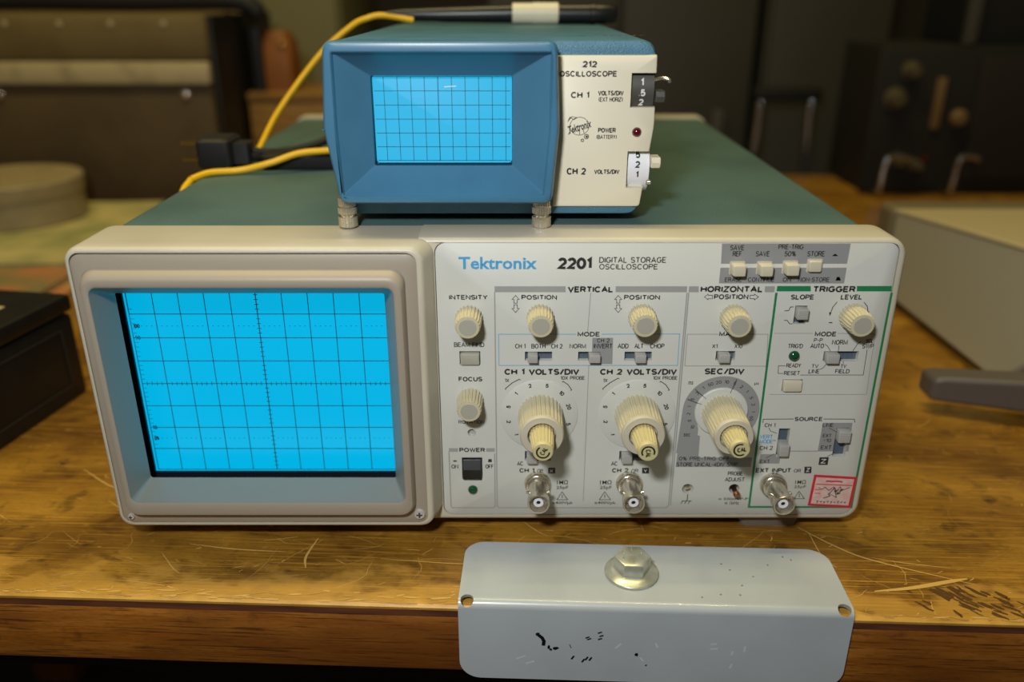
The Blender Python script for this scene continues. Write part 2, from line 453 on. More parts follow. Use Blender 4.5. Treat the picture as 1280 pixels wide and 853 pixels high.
PANEL_TEXT = [
    ('Tektronix', -21.76, 10.17, 129.93, 135.23, 'B', 'b'), ('2201', 18.57, 32.59, 129.93, 134.96, 'B', 'k'), ('DIGITAL STORAGE', 35.46, 62.78, 132.66, 135.16, 'n', 'k'),
    ('OSCILLOSCOPE', 35.57, 59.56, 129.86, 132.25, 'n', 'k'), ('VERTICAL', 22.94, 41.85, 119.9, 122.62, 'B', 'k'), ('INTENSITY', -26.08, -10.11, 116.74, 118.85, 'b', 'k'),
    ('POSITION', 3.91, 18.62, 116.74, 118.85, 'b', 'k'), ('POSITION', 46.39, 61.29, 116.74, 118.85, 'b', 'k'), ('MODE', 27.67, 37.12, 100.24, 102.35, 'b', 'k'),
    ('BEAM FIND', -24.6, -11.71, 95.39, 97.53, 'n', 'k'), ('CH 1', 1.29, 5.77, 94.73, 96.87, 'n', 'k'), ('BOTH', 8.22, 14.26, 94.73, 96.87, 'n', 'k'),
    ('CH 2', 16.57, 21.46, 94.73, 96.87, 'n', 'k'), ('NORM', 24.38, 31.41, 94.73, 96.87, 'n', 'k'), ('CH 2', 35.96, 41.3, 97.45, 99.36, 'n', 'k'),
    ('INVERT', 34.63, 42.71, 94.73, 96.98, 'n', 'k'), ('ADD', 44.82, 49.5, 94.76, 96.98, 'n', 'k'), ('ALT', 51.95, 55.85, 94.76, 96.98, 'n', 'k'),
    ('CHOP', 58.57, 64.68, 94.76, 96.98, 'n', 'k'), ('CH 1 VOLTS/DIV', -3.27, 28.97, 82.35, 85.23, 'B', 'k'), ('CH 2 VOLTS/DIV', 37.84, 70.94, 82.35, 85.23, 'B', 'k'),
    ('10X PROBE', 20.88, 31.47, 79.99, 81.78, 'n', 'k'), ('10X PROBE', 60.81, 71.44, 79.99, 81.78, 'n', 'k'), ('1X', -3.11, -1.21, 78.84, 80.56, 'n', 'k'),
    ('1X', 39.32, 41.29, 78.84, 80.56, 'n', 'k'), ('FOCUS', -23.07, -12.78, 79.23, 81.44, 'b', 'k'), ('ROTATION', -23.59, -12.18, 58.49, 60.29, 'n', 'k'),
    ('POWER', -23.58, -12.11, 44.12, 46.34, 'b', 'k'), ('ON', -27.41, -24.23, 35.55, 37.73, 'n', 'k'), ('OFF', -12.01, -8.32, 35.55, 37.73, 'n', 'k'),
    ('AC', 2.24, 5.13, 37.02, 39.31, 'n', 'k'), ('CH 1', 3.33, 10.15, 33.45, 35.76, 'b', 'k'), ('OR', 11.42, 14.14, 33.54, 35.34, 'n', 'k'),
    ('X', 16.97, 18.67, 33.45, 35.13, 'n', 'w'), ('1MΩ', 20.5, 25.53, 27.22, 29.43, 'n', 'k'), ('25pF', 20.3, 25.79, 24.22, 26.45, 'n', 'k'),
    ('≤400Vpk', 18.45, 28.04, 16.12, 18.04, 'n', 'k'), ('AC', 44.7, 47.66, 37.02, 39.31, 'n', 'k'), ('CH 2', 45.3, 52.73, 33.45, 35.76, 'b', 'k'),
    ('OR', 54.0, 57.27, 33.54, 35.34, 'n', 'k'), ('Y', 59.63, 61.26, 33.45, 35.13, 'n', 'w'), ('1MΩ', 40.12, 45.41, 27.22, 29.43, 'n', 'k'),
    ('25pF', 40.24, 45.55, 24.22, 26.45, 'n', 'k'), ('≤400Vpk', 38.0, 47.78, 16.12, 18.04, 'n', 'k'), ('SAVE', 88.15, 93.97, 137.99, 140.17, 'n', 'k'),
    ('REF', 89.45, 93.21, 135.37, 137.66, 'n', 'k'), ('SAVE', 98.79, 104.57, 135.37, 137.66, 'n', 'k'), ('PRE-TRIG', 107.64, 117.83, 138.33, 140.5, 'n', 'k'),
    ('50%', 110.4, 115.14, 135.37, 137.66, 'n', 'k'), ('STORE', 119.68, 126.91, 135.37, 137.66, 'n', 'k'), ('ERASE', 87.37, 94.39, 124.53, 126.5, 'n', 'k'),
    ('CONTINUE', 96.83, 107.73, 124.53, 126.5, 'n', 'k'), ('ON', 111.15, 114.63, 124.53, 126.5, 'n', 'k'), ('NON-STORE', 117.45, 130.39, 124.53, 126.5, 'n', 'k'),
    ('HORIZONTAL', 77.78, 103.55, 119.97, 122.73, 'B', 'k'), ('POSITION', 83.61, 97.88, 116.88, 119.13, 'b', 'k'), ('MAG', 87.4, 94.49, 100.28, 102.43, 'b', 'k'),
    ('X1', 84.89, 87.26, 94.84, 96.72, 'n', 'k'), ('X10', 94.39, 97.79, 94.84, 96.72, 'n', 'k'), ('SEC/DIV', 82.75, 99.95, 82.58, 85.46, 'B', 'k'),
    ('TRIGGER', 124.08, 141.73, 119.97, 122.73, 'B', 'k'), ('SLOPE', 115.45, 125.16, 116.78, 119.03, 'b', 'k'), ('LEVEL', 136.16, 145.1, 116.78, 119.03, 'b', 'k'),
    ('MODE', 127.73, 136.88, 100.28, 102.43, 'b', 'k'), ('P-P', 127.72, 131.48, 97.6, 99.44, 'n', 'k'), ('AUTO', 126.63, 132.4, 94.84, 97.01, 'n', 'k'),
    ('NORM', 135.55, 142.19, 96.46, 98.7, 'n', 'k'), ('SGL', 149.86, 153.07, 97.23, 99.07, 'n', 'k'), ('SWP', 148.58, 153.61, 94.73, 96.87, 'n', 'k'),
    ("TRIG'D", 117.07, 123.48, 94.84, 96.87, 'n', 'k'), ('READY', 117.55, 123.89, 85.84, 87.75, 'n', 'k'), ('RESET', 117.01, 123.93, 82.2, 84.17, 'n', 'k'),
    ('TV', 128.39, 131.38, 85.53, 87.38, 'n', 'k'), ('LINE', 127.46, 132.31, 83.04, 85.08, 'n', 'k'), ('TV', 140.81, 143.38, 85.53, 87.38, 'n', 'k'),
    ('FIELD', 138.94, 145.13, 83.04, 85.08, 'n', 'k'), ('SOURCE', 124.53, 136.94, 59.85, 61.92, 'b', 'k'), ('CH 1', 111.67, 116.48, 56.81, 58.81, 'n', 'k'),
    ('VERT', 110.18, 116.02, 50.99, 53.02, 'n', 'b'), ('MODE', 110.46, 116.32, 48.55, 50.59, 'n', 'b'), ('CH 2', 110.85, 116.72, 45.19, 47.32, 'n', 'k'),
    ('EXT', 111.8, 116.27, 38.31, 40.23, 'n', 'k'), ('LINE', 137.38, 142.15, 56.89, 58.81, 'n', 'k'), ('EXT', 138.18, 142.09, 51.64, 53.47, 'n', 'k'),
    ('÷10', 138.71, 142.28, 49.2, 51.04, 'n', 'k'), ('EXT', 138.16, 142.99, 45.52, 47.57, 'n', 'k'), ('Z', 139.19, 141.53, 38.27, 40.56, 'n', 'w'),
    ('EXT INPUT', 110.38, 126.47, 33.45, 35.81, 'b', 'k'), ('OR', 127.66, 130.96, 33.45, 35.34, 'n', 'k'), ('Z', 133.25, 134.84, 33.87, 35.85, 'n', 'w'),
    ('1MΩ', 129.09, 133.98, 27.43, 29.52, 'n', 'k'), ('25pF', 128.98, 134.35, 24.82, 26.7, 'n', 'k'), ('PROBE', 97.9, 104.76, 31.89, 34.04, 'n', 'k'),
    ('ADJUST', 96.87, 105.97, 28.71, 30.92, 'n', 'k'), ('≈ 500mVP-P', 94.96, 108.5, 18.74, 20.08, 'n', 'k'), ('≈ 1kHz', 98.12, 104.65, 16.3, 18.13, 'n', 'k'),
    ('0% PRE-TRIG OFF', 75.11, 97.94, 39.81, 41.72, 'n', 'k'), ('STORE UNCAL-4DIV SWP', 74.19, 101.86, 36.64, 38.81, 'n', 'k'), ('ms', 76.3, 78.37, 77.69, 79.23, 'n', 'k'),
    ('µs', 104.9, 106.8, 77.31, 78.65, 'n', 'k'), ('sec', 76.27, 79.11, 52.05, 53.67, 'n', 'k'), ('-', 132.87, 134.38, 106.3, 106.73, 'n', 'k'),
    
]
PANEL_LINES = [
    ('g', 0.5, [(-7.17, 120.18), (-6.83, 15.86), (-6.1, 14.55), (71.39, 14.55), (72.29, 15.86), (72.33, 119.83)]),
    ('g', 0.3, [(32.53, 119.83), (31.88, 101.63)]),
    ('g', 0.3, [(32.92, 86.81), (32.8, 18.04)]),
    ('g', 0.5, [(73.05, 119.83), (73.14, 15.86)]),
    ('b', 0.35, [(-5.67, 101.26), (27.0, 101.26)]),
    ('b', 0.35, [(37.8, 101.26), (70.69, 101.41), (70.98, 86.81), (-5.55, 86.81), (-5.67, 101.26)]),
    ('g', 0.5, [(-28.26, 44.7), (-28.16, 15.43), (-27.56, 14.55), (-8.51, 14.55), (-7.76, 15.43), (-7.79, 43.46)]),
    ('g', 0.3, [(87.07, 101.26), (73.98, 101.26), (74.08, 86.59), (108.98, 86.44), (108.0, 101.26), (94.84, 101.26)]),
    ('e', 1.0, [(109.25, 119.83), (109.47, 14.99), (156.77, 14.9), (156.89, 119.83)]),
    ('g', 0.25, [(126.84, 101.66), (110.65, 101.66)]),
    ('g', 0.25, [(137.3, 101.66), (153.19, 101.44), (154.19, 72.95), (112.08, 72.95)]),
    ('k', 0.25, [(117.12, 86.63), (114.21, 86.63), (114.52, 83.04), (116.72, 83.04)]),
    ('k', 0.25, [(124.22, 82.28), (151.27, 82.28), (151.01, 94.28)]),
    ('k', 0.25, [(132.63, 96.68), (133.95, 95.76), (135.47, 93.54)]),
    ('k', 0.25, [(138.65, 96.13), (138.88, 93.54)]),
    ('k', 0.25, [(147.69, 97.97), (146.51, 96.87), (145.0, 93.54)]),
    ('k', 0.25, [(132.28, 84.93), (133.55, 85.68), (134.65, 87.57)]),
    ('k', 0.25, [(141.67, 88.69), (141.84, 87.57)]),
    ('k', 0.3, [(110.8, 58.89), (110.72, 60.77), (124.11, 60.89)]),
    ('k', 0.3, [(137.36, 60.89), (150.84, 60.81), (151.36, 59.09)]),
    ('k', 0.25, [(113.7, 56.49), (114.61, 54.88), (117.59, 53.67)]),
    ('k', 0.25, [(114.12, 40.98), (117.8, 43.25)]),
    ('k', 0.25, [(116.26, 50.02), (117.69, 50.02)]),
    ('g', 0.5, [(124.74, 44.61), (137.11, 44.61)]),
    ('k', 0.25, [(140.27, 56.49), (144.53, 54.07)]),
    ('k', 0.25, [(141.72, 41.81), (145.01, 43.87)]),
    ('k', 0.3, [(113.58, 111.79), (115.39, 111.96), (115.86, 113.49), (117.18, 113.56)]),
    ('k', 0.3, [(113.94, 107.6), (115.3, 107.49), (116.5, 105.98), (117.68, 105.98)]),
    ('k', 0.35, [(80.65, 21.94), (80.61, 18.48)]),
    ('k', 0.35, [(78.12, 18.26), (82.73, 18.26)]),
    ('k', 0.3, [(78.67, 18.26), (77.87, 16.73)]),
    ('k', 0.3, [(80.33, 18.26), (79.53, 16.73)]),
    ('k', 0.3, [(81.99, 18.26), (81.19, 16.73)]),
    ('k', 0.3, [(134.99, 115.79), (133.51, 113.49), (132.89, 110.47)]),
    ('k', 0.3, [(146.14, 115.62), (147.76, 113.85), (148.57, 111.0)]),
    ('k', 0.35, [(-2.78, 75.19), (-2.85, 75.77), (0.0, 78.46), (3.11, 80.26), (3.63, 79.91)]),
    ('k', 0.35, [(21.62, 78.84), (22.13, 79.23), (24.24, 77.69), (25.87, 75.19), (25.36, 74.8)]),
    ('k', 0.35, [(39.58, 75.19), (39.39, 75.77), (42.21, 78.46), (45.73, 80.75), (46.27, 80.45)]),
    ('k', 0.35, [(63.81, 78.84), (64.3, 79.23), (66.49, 77.69), (68.23, 75.19), (67.74, 74.8)]),
    ('k', 0.3, [(20.7, 18.91), (22.91, 23.23), (25.59, 18.91), (20.7, 18.91)]),
    ('k', 0.3, [(23.02, 21.72), (23.07, 19.78)]),
    ('k', 0.3, [(40.21, 18.91), (42.46, 23.23), (45.37, 18.91), (40.21, 18.91)]),
    ('k', 0.3, [(42.59, 21.72), (42.68, 19.78)]),
    ('k', 0.3, [(129.8, 19.52), (131.52, 23.45), (134.51, 19.52), (129.8, 19.52)]),
    ('k', 0.3, [(131.76, 22.15), (132.03, 20.21)]),
    ('k', 0.25, [(0.83, 115.21), (0.83, 116.85), (0.0, 116.85), (1.49, 118.61), (2.99, 116.85), (2.16, 116.85), (2.16, 115.21), (0.83, 115.21)]),
    ('k', 0.25, [(0.83, 114.5), (0.83, 112.85), (0.0, 112.85), (1.5, 111.07), (3.0, 112.85), (2.17, 112.85), (2.16, 114.5), (0.83, 114.5)]),
    ('k', 0.25, [(43.46, 115.21), (43.38, 116.85), (42.55, 116.85), (43.96, 118.61), (45.54, 116.85), (44.71, 116.85), (44.79, 115.21), (43.46, 115.21)]),
    ('k', 0.25, [(43.5, 114.5), (43.58, 112.85), (42.75, 112.85), (44.33, 111.07), (45.74, 112.85), (44.91, 112.85), (44.83, 114.5), (43.5, 114.5)]),
    ('k', 0.25, [(82.91, 118.68), (81.09, 118.68), (81.05, 119.2), (79.67, 117.94), (81.28, 116.67), (81.23, 117.2), (83.05, 117.2), (82.91, 118.68)]),
    ('k', 0.25, [(98.47, 118.68), (100.29, 118.68), (100.23, 119.2), (102.03, 117.94), (100.52, 116.67), (100.46, 117.2), (98.64, 117.2), (98.47, 118.68)]),
]
PANEL_FILLS = [
    ('g', [(-7.18, 122.62), (22.08, 122.62), (22.14, 120.01), (-7.2, 120.01)]),
    ('g', [(42.67, 122.62), (72.17, 122.62), (72.21, 120.01), (42.8, 120.01)]),
    ('g', [(72.92, 122.62), (76.94, 122.62), (77.17, 120.01), (72.94, 120.01)]),
    ('g', [(104.13, 122.62), (108.31, 122.62), (108.37, 120.01), (104.44, 120.01)]),
    ('e', [(109.22, 122.73), (123.06, 122.73), (123.39, 120.39), (109.22, 120.39)]),
    ('e', [(142.01, 122.73), (156.44, 122.73), (156.65, 120.39), (142.38, 120.39)]),
    ('g', [(-28.29, 46.14), (-24.17, 46.14), (-24.22, 44.28), (-28.27, 44.28)]),
    ('g', [(-11.53, 46.14), (-7.7, 46.14), (-7.68, 44.28), (-11.55, 44.28)]),
    ('d', [(84.72, 140.8), (136.68, 140.8), (136.49, 132.28), (85.13, 132.28)]),
    ('d', [(85.06, 130.61), (136.62, 130.61), (136.56, 123.84), (85.1, 123.84)]),
    ('d', [(33.98, 99.62), (42.74, 99.62), (42.97, 87.45), (34.06, 87.45)]),
    ('d', [(111.72, 43.05), (120.7, 43.05), (120.59, 38.15), (111.13, 38.15)]),
    ('d', [(137.25, 58.97), (150.36, 58.97), (150.83, 44.49), (137.02, 44.49)]),
    ('d', [(74.72, 54.48), (83.59, 52.46), (83.85, 41.39), (107.96, 41.39), (107.97, 36.39), (73.97, 36.39)]),
    ('k', [(16.36, 35.97), (19.54, 35.97), (19.6, 32.95), (16.41, 32.95)]),
    ('k', [(58.84, 35.97), (61.95, 35.97), (62.15, 32.95), (59.02, 32.95)]),
    ('k', [(132.26, 36.52), (135.45, 36.52), (135.74, 33.11), (132.55, 33.11)]),
    ('k', [(138.35, 41.47), (142.49, 41.47), (142.54, 37.44), (138.39, 37.44)]),
    ('k', [(-26.49, 39.81), (-24.87, 39.81), (-24.89, 39.11), (-26.51, 39.11)]),
    ('k', [(-10.63, 40.48), (-9.18, 40.48), (-9.02, 38.9), (-10.82, 38.9)]),
    ('k', [(129.88, 135.54), (130.99, 136.55), (132.48, 135.54)]),
    ('k', [(132.93, 125.05), (133.17, 126.67), (134.32, 126.67), (135.06, 125.05)]),
    ('k', [(132.25, 111.18), (133.34, 111.0), (132.78, 109.39)]),
    ('k', [(147.95, 111.54), (149.01, 111.54), (148.75, 109.93)]),
]
SMALL_TEXT = [
    ('212', 28.0, 33.92, 206.67, 209.18, 'B', 'k'),
    ('OSCILLOSCOPE', 18.98, 42.08, 203.16, 205.42, 'b', 'k'),
    ('CH 1', 23.78, 31.2, 194.85, 197.37, 'b', 'k'),
    ('VOLTS/DIV', 34.65, 45.06, 195.88, 197.81, 'b', 'k'),
    ('(EXT HORIZ)', 35.01, 44.77, 193.45, 195.29, 'n', 'k'),
    ('POWER', 35.24, 42.58, 181.2, 183.13, 'b', 'k'),
    ('(BATTERY)', 34.72, 43.07, 178.62, 180.33, 'n', 'k'),
    ('CH 2', 22.82, 30.94, 163.94, 166.81, 'b', 'k'),
    ('VOLTS/DIV', 34.28, 44.91, 164.21, 166.14, 'b', 'k'),
]

# ------------------------------------------------------------------ the room
m = MB(); m.box(-2500, 2500, -1600, 1700, -930, -900); struct(m.build('floor', 'floor_dark'))
m = MB(); m.box(-2500, 2500, 1700, 1760, -900, 1900); struct(m.build('wall_back', 'wall_paint'))

# ------------------------------------------------------------------ the workbench (turned a little; its own frame has the front edge on y = 0)
BRZ = -2.45
wb = local(thing('workbench', 'scratched golden brown wooden workbench under all the instruments', 'workbench', (0, -51.2, 0), BRZ))
m = MB(); m.zl([([(-900, 1), (900, 1), (900, 905), (-900, 905)], -5.5), ([(-900, 0), (900, 0), (900, 905), (-900, 905)], -1.0), ([(-900, 1.2), (900, 1.2), (900, 905), (-900, 905)], 0)])
def scratch(pts, wd, mt=1, z=.05):
    """a tapering scratch lying on the board"""
    P = [Vector(p) for p in pts]; n = len(P); z += len(m.f) * .00003
    for q in range(n - 1):
        d = (P[q + 1] - P[q]); nn = Vector((-d.y, d.x)).normalized()
        wa, wb_ = (wd * (.25 + .75 * math.sin(math.pi * (i + .35) / n)) / 2 for i in (q, q + 1))
        m.add([(*(P[q] + nn * wa), z), (*(P[q] - nn * wa), z), (*(P[q + 1] - nn * wb_), z), (*(P[q + 1] + nn * wb_), z)], [(0, 1, 2, 3)], mt)
for k in range(750):
    x, y = random.uniform(-330, 330), 2 + 200 * random.random() ** 1.6
    a = random.choice((.1, .3, .6, 2.7, 2.9, 1.4)) + random.uniform(-.25, .25); l = random.choice((2, 3, 4, 6, 9, 16, 26))
    c = random.uniform(-.3, .3); g = random.uniform(-.3, .3)
    pts = [(x + l * t * math.cos(a + c * t + g * math.sin(5 * t)), y + l * t * math.sin(a + c * t)) for t in (0, .2, .4, .6, .8, 1)]
    if min(p[1] for p in pts) < 1.5: continue
    scratch(pts, random.uniform(.15, .45) + (.25 if l < 5 else 0), random.choice((1, 1, 3)))
for k in range(260):    # rubbed pale fibres along the front edge
    x, y = random.uniform(-330, 330), 1.2 + 5 * random.random() ** 2.2; l = random.uniform(2, 9); a = random.gauss(.05, .18)
    pts = [(x + l * t * math.cos(a), max(1.1, y + l * t * math.sin(a))) for t in (0, .33, .66, 1)]
    scratch(pts, random.uniform(.3, 1.1), random.choice((1, 3)))
# the plain scratches and dark gouges to the right of the bracket
for wd, pts in ((2.0, [(153, 17), (170, 20), (188, 25), (196, 27)]), (.8, [(133, 62), (146, 48), (160, 38), (198, 23)]), (.5, [(137, 58), (138, 40), (142, 32)]), (.5, [(160, 40), (172, 37), (192, 34)]),
                (1.0, [(-92, 44), (-94, 30), (-92, 22)]), (.7, [(-150, 37), (-128, 34), (-104, 33)]), (.5, [(-60, 30), (-30, 28), (-8, 28)]), (.8, [(-232, 98), (-212, 84), (-198, 78)]), (.6, [(-205, 70), (-190, 60), (-176, 54)]), (.5, [(-160, 30), (-151, 20), (-146, 16)])):
    s = [(p.x, p.y) for p in spline([(a, b_, 0) for a, b_ in pts], 5)]
    scratch(s, wd * 1.1, 3, .06)
for k in range(42):
    x, y = random.gauss(188, 11), 4.0 + 17 * random.random()
    x += (11 - y) * .6; l = random.uniform(3.5, 10); a = random.gauss(-.8, .16); y += l * .3
    scratch([(x + l * t * math.cos(a + .12 * math.sin(9 * t + k)), max(1.3 + t * .3, y + l * t * math.sin(a))) for t in (0, .25, .5, .75, 1)], random.uniform(.6, 2.2), 2, .055)
m.build('top_panel', ['bench_top', 'scratch_pale', 'scratch_dark', 'scratch_bright'], wb)['label'] = 'worn pale scratched top board'
m = MB(); m.box(-900, 900, .3, 3, -5.5, -1.2); m.build('edge_strip', 'bench_lip', wb)['label'] = 'dark reddish edge strip'
m = MB(); m.box(-900, 900, .6, 30, -35, -5.5, b=1.2); m.build('front_rail', 'bench_rail', wb)
m = MB(); m.box(-880, 880, 22, 890, -60, -35); m.build('under_frame', 'rack_dark', wb)
for x in (-850, 850):
    for y in (60, 860):
        m = MB(); m.box(x - 35, x + 35, y - 35, y + 35, -900 + 0, -60); m.build('leg', 'bench_rail', wb)

# ------------------------------------------------------------------ the large oscilloscope
os_ = thing('oscilloscope', 'large beige oscilloscope with wide cyan gridded screen and control panel, lying on the bench', 'oscilloscope', (-8, 0, 0))
def O(pts, y): return [(x, y, z) for x, z in pts]
m = MB()   # trim round the panel and the screen housing standing proud on its left
pi = lambda d: rrect(-31.2 - d, 156.8 + d, 11.0 - d, 141.0 + d, 4.5)
rr = lambda d, r: rrect(-38 + d, 160.5 - d, 8 + d, 143 - d, (.2, r - d, r - d, .2))
m.yl([(rr(2, 8), 24), (rr(.4, 8), 23), (rr(0, 8), 20), (rr(0, 8), 2.2), (rr(.35, 8), .9), (rr(1.2, 8), .15), (rr(1.9, 8), 0), (pi(.35), 0), (pi(.35), 4)])
h = lambda x1, d, r=6: rrect(-176 + d, x1 - d, 12.6 + d, 142.6 - d, r)
m.yl([(h(-31.4, 2), 24), (h(-31.4, .4), 23), (h(-31.4, 0), 20), (h(-31.4, 0), 2), (h(-32.6, 0), -4), (h(-34.6, 0), -10), (h(-34.6, .4), -11.4), (h(-34.6, 1.1), -12), (h(-34.6, 1.6), -12.1), (h(-35.4, 2.1, 4.5), -12.1), (h(-35.4, 2.1, 4.5), -9.5), (rrect(-175, -36.4, 13.4, 141.8, 4), -9.5), (rrect(-175, -36.4, 13.4, 141.8, 4), 23.8)], cap0=False, cap1=False)
m.build('front_frame', 'beige_trim', os_)
m = MB()   # surround with the raised hood ring and the sloping inner walls
s0 = rrect(-173.6, -37.4, 15.0, 139.8, 4.2); t1 = rrect(-170.6, -42.3, 20.5, 134.2, 6)
m.yl([(s0, -10), (s0, -11.9), (rrect(-173.3, -37.7, 15.3, 139.5, 4), -12.1), (t1, -12.1), (rrect(-170.3, -42.5, 20.8, 133.8, 6), -13),
      (rrect(-169.9, -42.9, 21.2, 132.6, 6), -15.4), (rrect(-169.2, -43.6, 22.0, 131.6, 5.6), -16.6), (rrect(-168.2, -44.6, 23.4, 130.4, 5), -17),
      (rrect(-167.0, -45.6, 27.3, 128.4, 4), -17), (rrect(-166.4, -46.4, 28.3, 127.6, 3.4), -16.6), (rrect(-166.3, -46.8, 28.2, 127.1, 3), -15.6), (rrect(-166.9, -53.4, 27.4, 118.2, 1.2), 4), (rrect(-166.9, -53.4, 27.4, 118.2, 1.2), 5.5)], cap0=False, cap1=False)
sur = m.build('screen_surround', 'crt_grey', os_); sur['label'] = 'greyish raised surround of the large screen'
m = MB()
mo = rrect(-172.5, -50.5, 20, 121, 1)
m.yl([(mo, 5.5), (mo, 17.6), (rrect(-172.4, -50.6, 20.1, 120.9, 1), 17.6), (rrect(-172, -51, 20.5, 120.5, 1), 5.6)], closed=True)
ma = [(-169.5, 24), (-54.2, 24), (-54.2, 119), (-169.5, 119)]; mq = [(-172.2, 20.3), (-50.7, 20.3), (-50.7, 120.7), (-172.2, 120.7)]
m.yl([(mq, 15.8), (ma, 15.8), (ma, 17.0), (mq, 17.0)], closed=True)
m.build('screen_mask', 'mask_black', os_)['label'] = 'black mask behind the surround'
m = MB(); m.box(-172, -51, 17.05, 22, 20.5, 120.5); scr = m.build('screen', 'screen_cyan', os_); scr['label'] = 'glowing cyan screen'
m = MB(); gx, gz, dv = -111.84, 70.0, 11.3; Y = 16.98
for i in range(11): m.strip([(gx + (i - 5) * dv, gz - 4 * dv), (gx + (i - 5) * dv, gz + 4 * dv)], .34 if i % 5 else .42, Y, 1 if i in (0, 10) else 0)
for j in range(9): m.strip([(gx - 5 * dv, gz + (j - 4) * dv), (gx + 5 * dv, gz + (j - 4) * dv)], .34, Y, 0)
for k in range(51):
    if k % 5: m.strip([(gx + (k - 25) * dv / 5, gz - .9), (gx + (k - 25) * dv / 5, gz + .9)], .3, Y - .01)
    for r_ in (-2.5, 2.5): m.strip([(gx + (k - 25) * dv / 5 - .22, gz + r_ * dv), (gx + (k - 25) * dv / 5 + .22, gz + r_ * dv)], .35, Y - .01, 0)
for k in range(41):
    if k % 5: m.strip([(gx - .9, gz + (k - 20) * dv / 5), (gx + .9, gz + (k - 20) * dv / 5)], .3, Y - .01)
    if k % 5 and 4 < k < 37: m.strip([(gx - 5 * dv + .3, gz + (k - 20) * dv / 5), (gx - 5 * dv + 1.8, gz + (k - 20) * dv / 5)], .25, Y - .01, 1)
for t, r_ in (('100', 2.5), ('90', 2), ('10', -2), ('0%', -2.5)):
    m.text(t, gx - 5 * dv + .8, gx - 5 * dv + .8 + 1.5 * len(t) ** .6, gz + r_ * dv - 1, gz + r_ * dv + 1, Y - .02, 0, 'b')
m.build('graticule', ['graticule', 'graticule_soft'], scr)['label'] = 'dark ruled grid on the screen'
def screw(r, loc, par, name='screw', ax='y'):
    m = MB(); m.lathe([(r, 0), (r, .6), (r * .86, 1.1), (r * .5, 1.35)], n=24)
    m.box(-r * .55, r * .55, -1.42, -1.36, -.16 * r, .16 * r, 1); m.box(-.16 * r, .16 * r, -1.43, -1.37, -r * .55, r * .55, 1)
    return m.build(name, ['screw_bright', 'slot_dark'], par, loc)
s1 = screw(2.5, (-41.2, -12.1, 19.6), os_); s1['label'] = 'bright cross-head screw'
s2 = screw(1.5, (-170.0, -12.1, 18.4), os_); s2['label'] = 'small bright screw'
m = MB()   # teal cover
cv = lambda d: rrect(-170 + d, 152 - d, 10 + d, 142.6 - d, 5)
m.yl([(cv(.5), 22), (cv(0), 26), (cv(0), 352), (cv(.5), 354)]); m.build('cover', 'teal_vinyl', os_)['label'] = 'teal textured metal cover'
rf = lambda d: rrect(-173 + d, 155 - d, 9 + d, 144 - d, 8)
m = MB(); m.yl([(rf(2), 352), (rf(.3), 353), (rf(0), 356), (rf(0), 366), (rf(2), 369)]); m.build('rear_frame', 'beige_trim', os_)
ft = MB(); ft.zl([(rrect(-13, 13, -9, 9, 3), 0), (rrect(-15, 15, -11, 11, 3), 8), (rrect(-15, 15, -11, 11, 3), 12)])
f0 = ft.build('foot', 'foot_shaded_grey', os_, (122, 15.5, 0))
for p in ((-150, 15, 0), (122, 330, 0), (-150, 330, 0)): put(f0, os_, p)

# control panel plate with its openings
m = MB(); pn = lambda d: rrect(-31.2 + d, 156.8 - d, 11.0 + d, 141.0 - d, 4.4)
m.yl([(pn(0), 3.9), (pn(0), .15), (pn(.2), 0)])
panel = m.build('control_panel', 'panel_paint', os_); panel['label'] = 'pale grey printed control panel'
SLOTS = [('sw', 5.5, 17.1, 89.0, 93.2, 6.7, 10.9, 'v'), ('sw', 28.2, 37.6, 89.0, 93.2, 32.6, 37.4, 'v'), ('sw', 48.0, 59.6, 89.0, 93.2, 52.2, 56.8, 'v'),
         ('sw', 86.9, 95.1, 89.1, 93.5, 87.6, 92.3, 'v'), ('sw', 132.8, 147.7, 88.7, 93.4, 133.3, 138.6, 'v'),
         ('sw', 117.9, 123.0, 105.9, 114.1, 109.0, 113.6, 'h'), ('sw', 118.4, 123.3, 41.8, 56.1, 43.6, 49.4, 'h'), ('sw', 143.8, 149.6, 41.8, 56.5, 50.6, 56.2, 'h'),
         ('sw', 5.8, 17.5, 39.6, 44.6, 6.6, 11.2, 'v'), ('sw', 48.2, 59.8, 39.6, 44.6, 49.0, 53.6, 'v')]
cuts = []
for k, a, b_, c, d, *_ in SLOTS: c_ = MB(); c_.box(a, b_, -1, 3.0, c, d); cuts.append(c_)
for a, b_, c, d in ((-22.4, -13.5, 87.0, 93.4), (-22.6, -13.4, 30.0, 41.3), (116.9, 125.6, 74.4, 80.2)): c_ = MB(); c_.box(a, b_, -1, 3.0, c, d); cuts.append(c_)
for x, z, r in ((-17.9, 54.0, 1.8), (80.4, 24.8, 2.6), (101.6, 24.9, 2.4)): c_ = MB(); c_.lathe([(r, -3.0), (r, 1)], (x, 0, z), n=24); cuts.append(c_)
cut(panel, cuts)
INK = {'k': 0, 'g': 1, 'd': 2, 'b': 3, 'e': 4, 'w': 5}
m = MB()
def clip(P, ax, v, sign):
    """part of a convex outline with sign * coordinate <= sign * v"""
    out = []
    for i, p in enumerate(P):
        q = P[(i + 1) % len(P)]; a, b_ = sign * (p[ax] - v) <= 0, sign * (q[ax] - v) <= 0
        if a: out.append(p)
        if a != b_:
            t = (v - p[ax]) / (q[ax] - p[ax]); out.append((p[0] + t * (q[0] - p[0]), p[1] + t * (q[1] - p[1])))
    return out
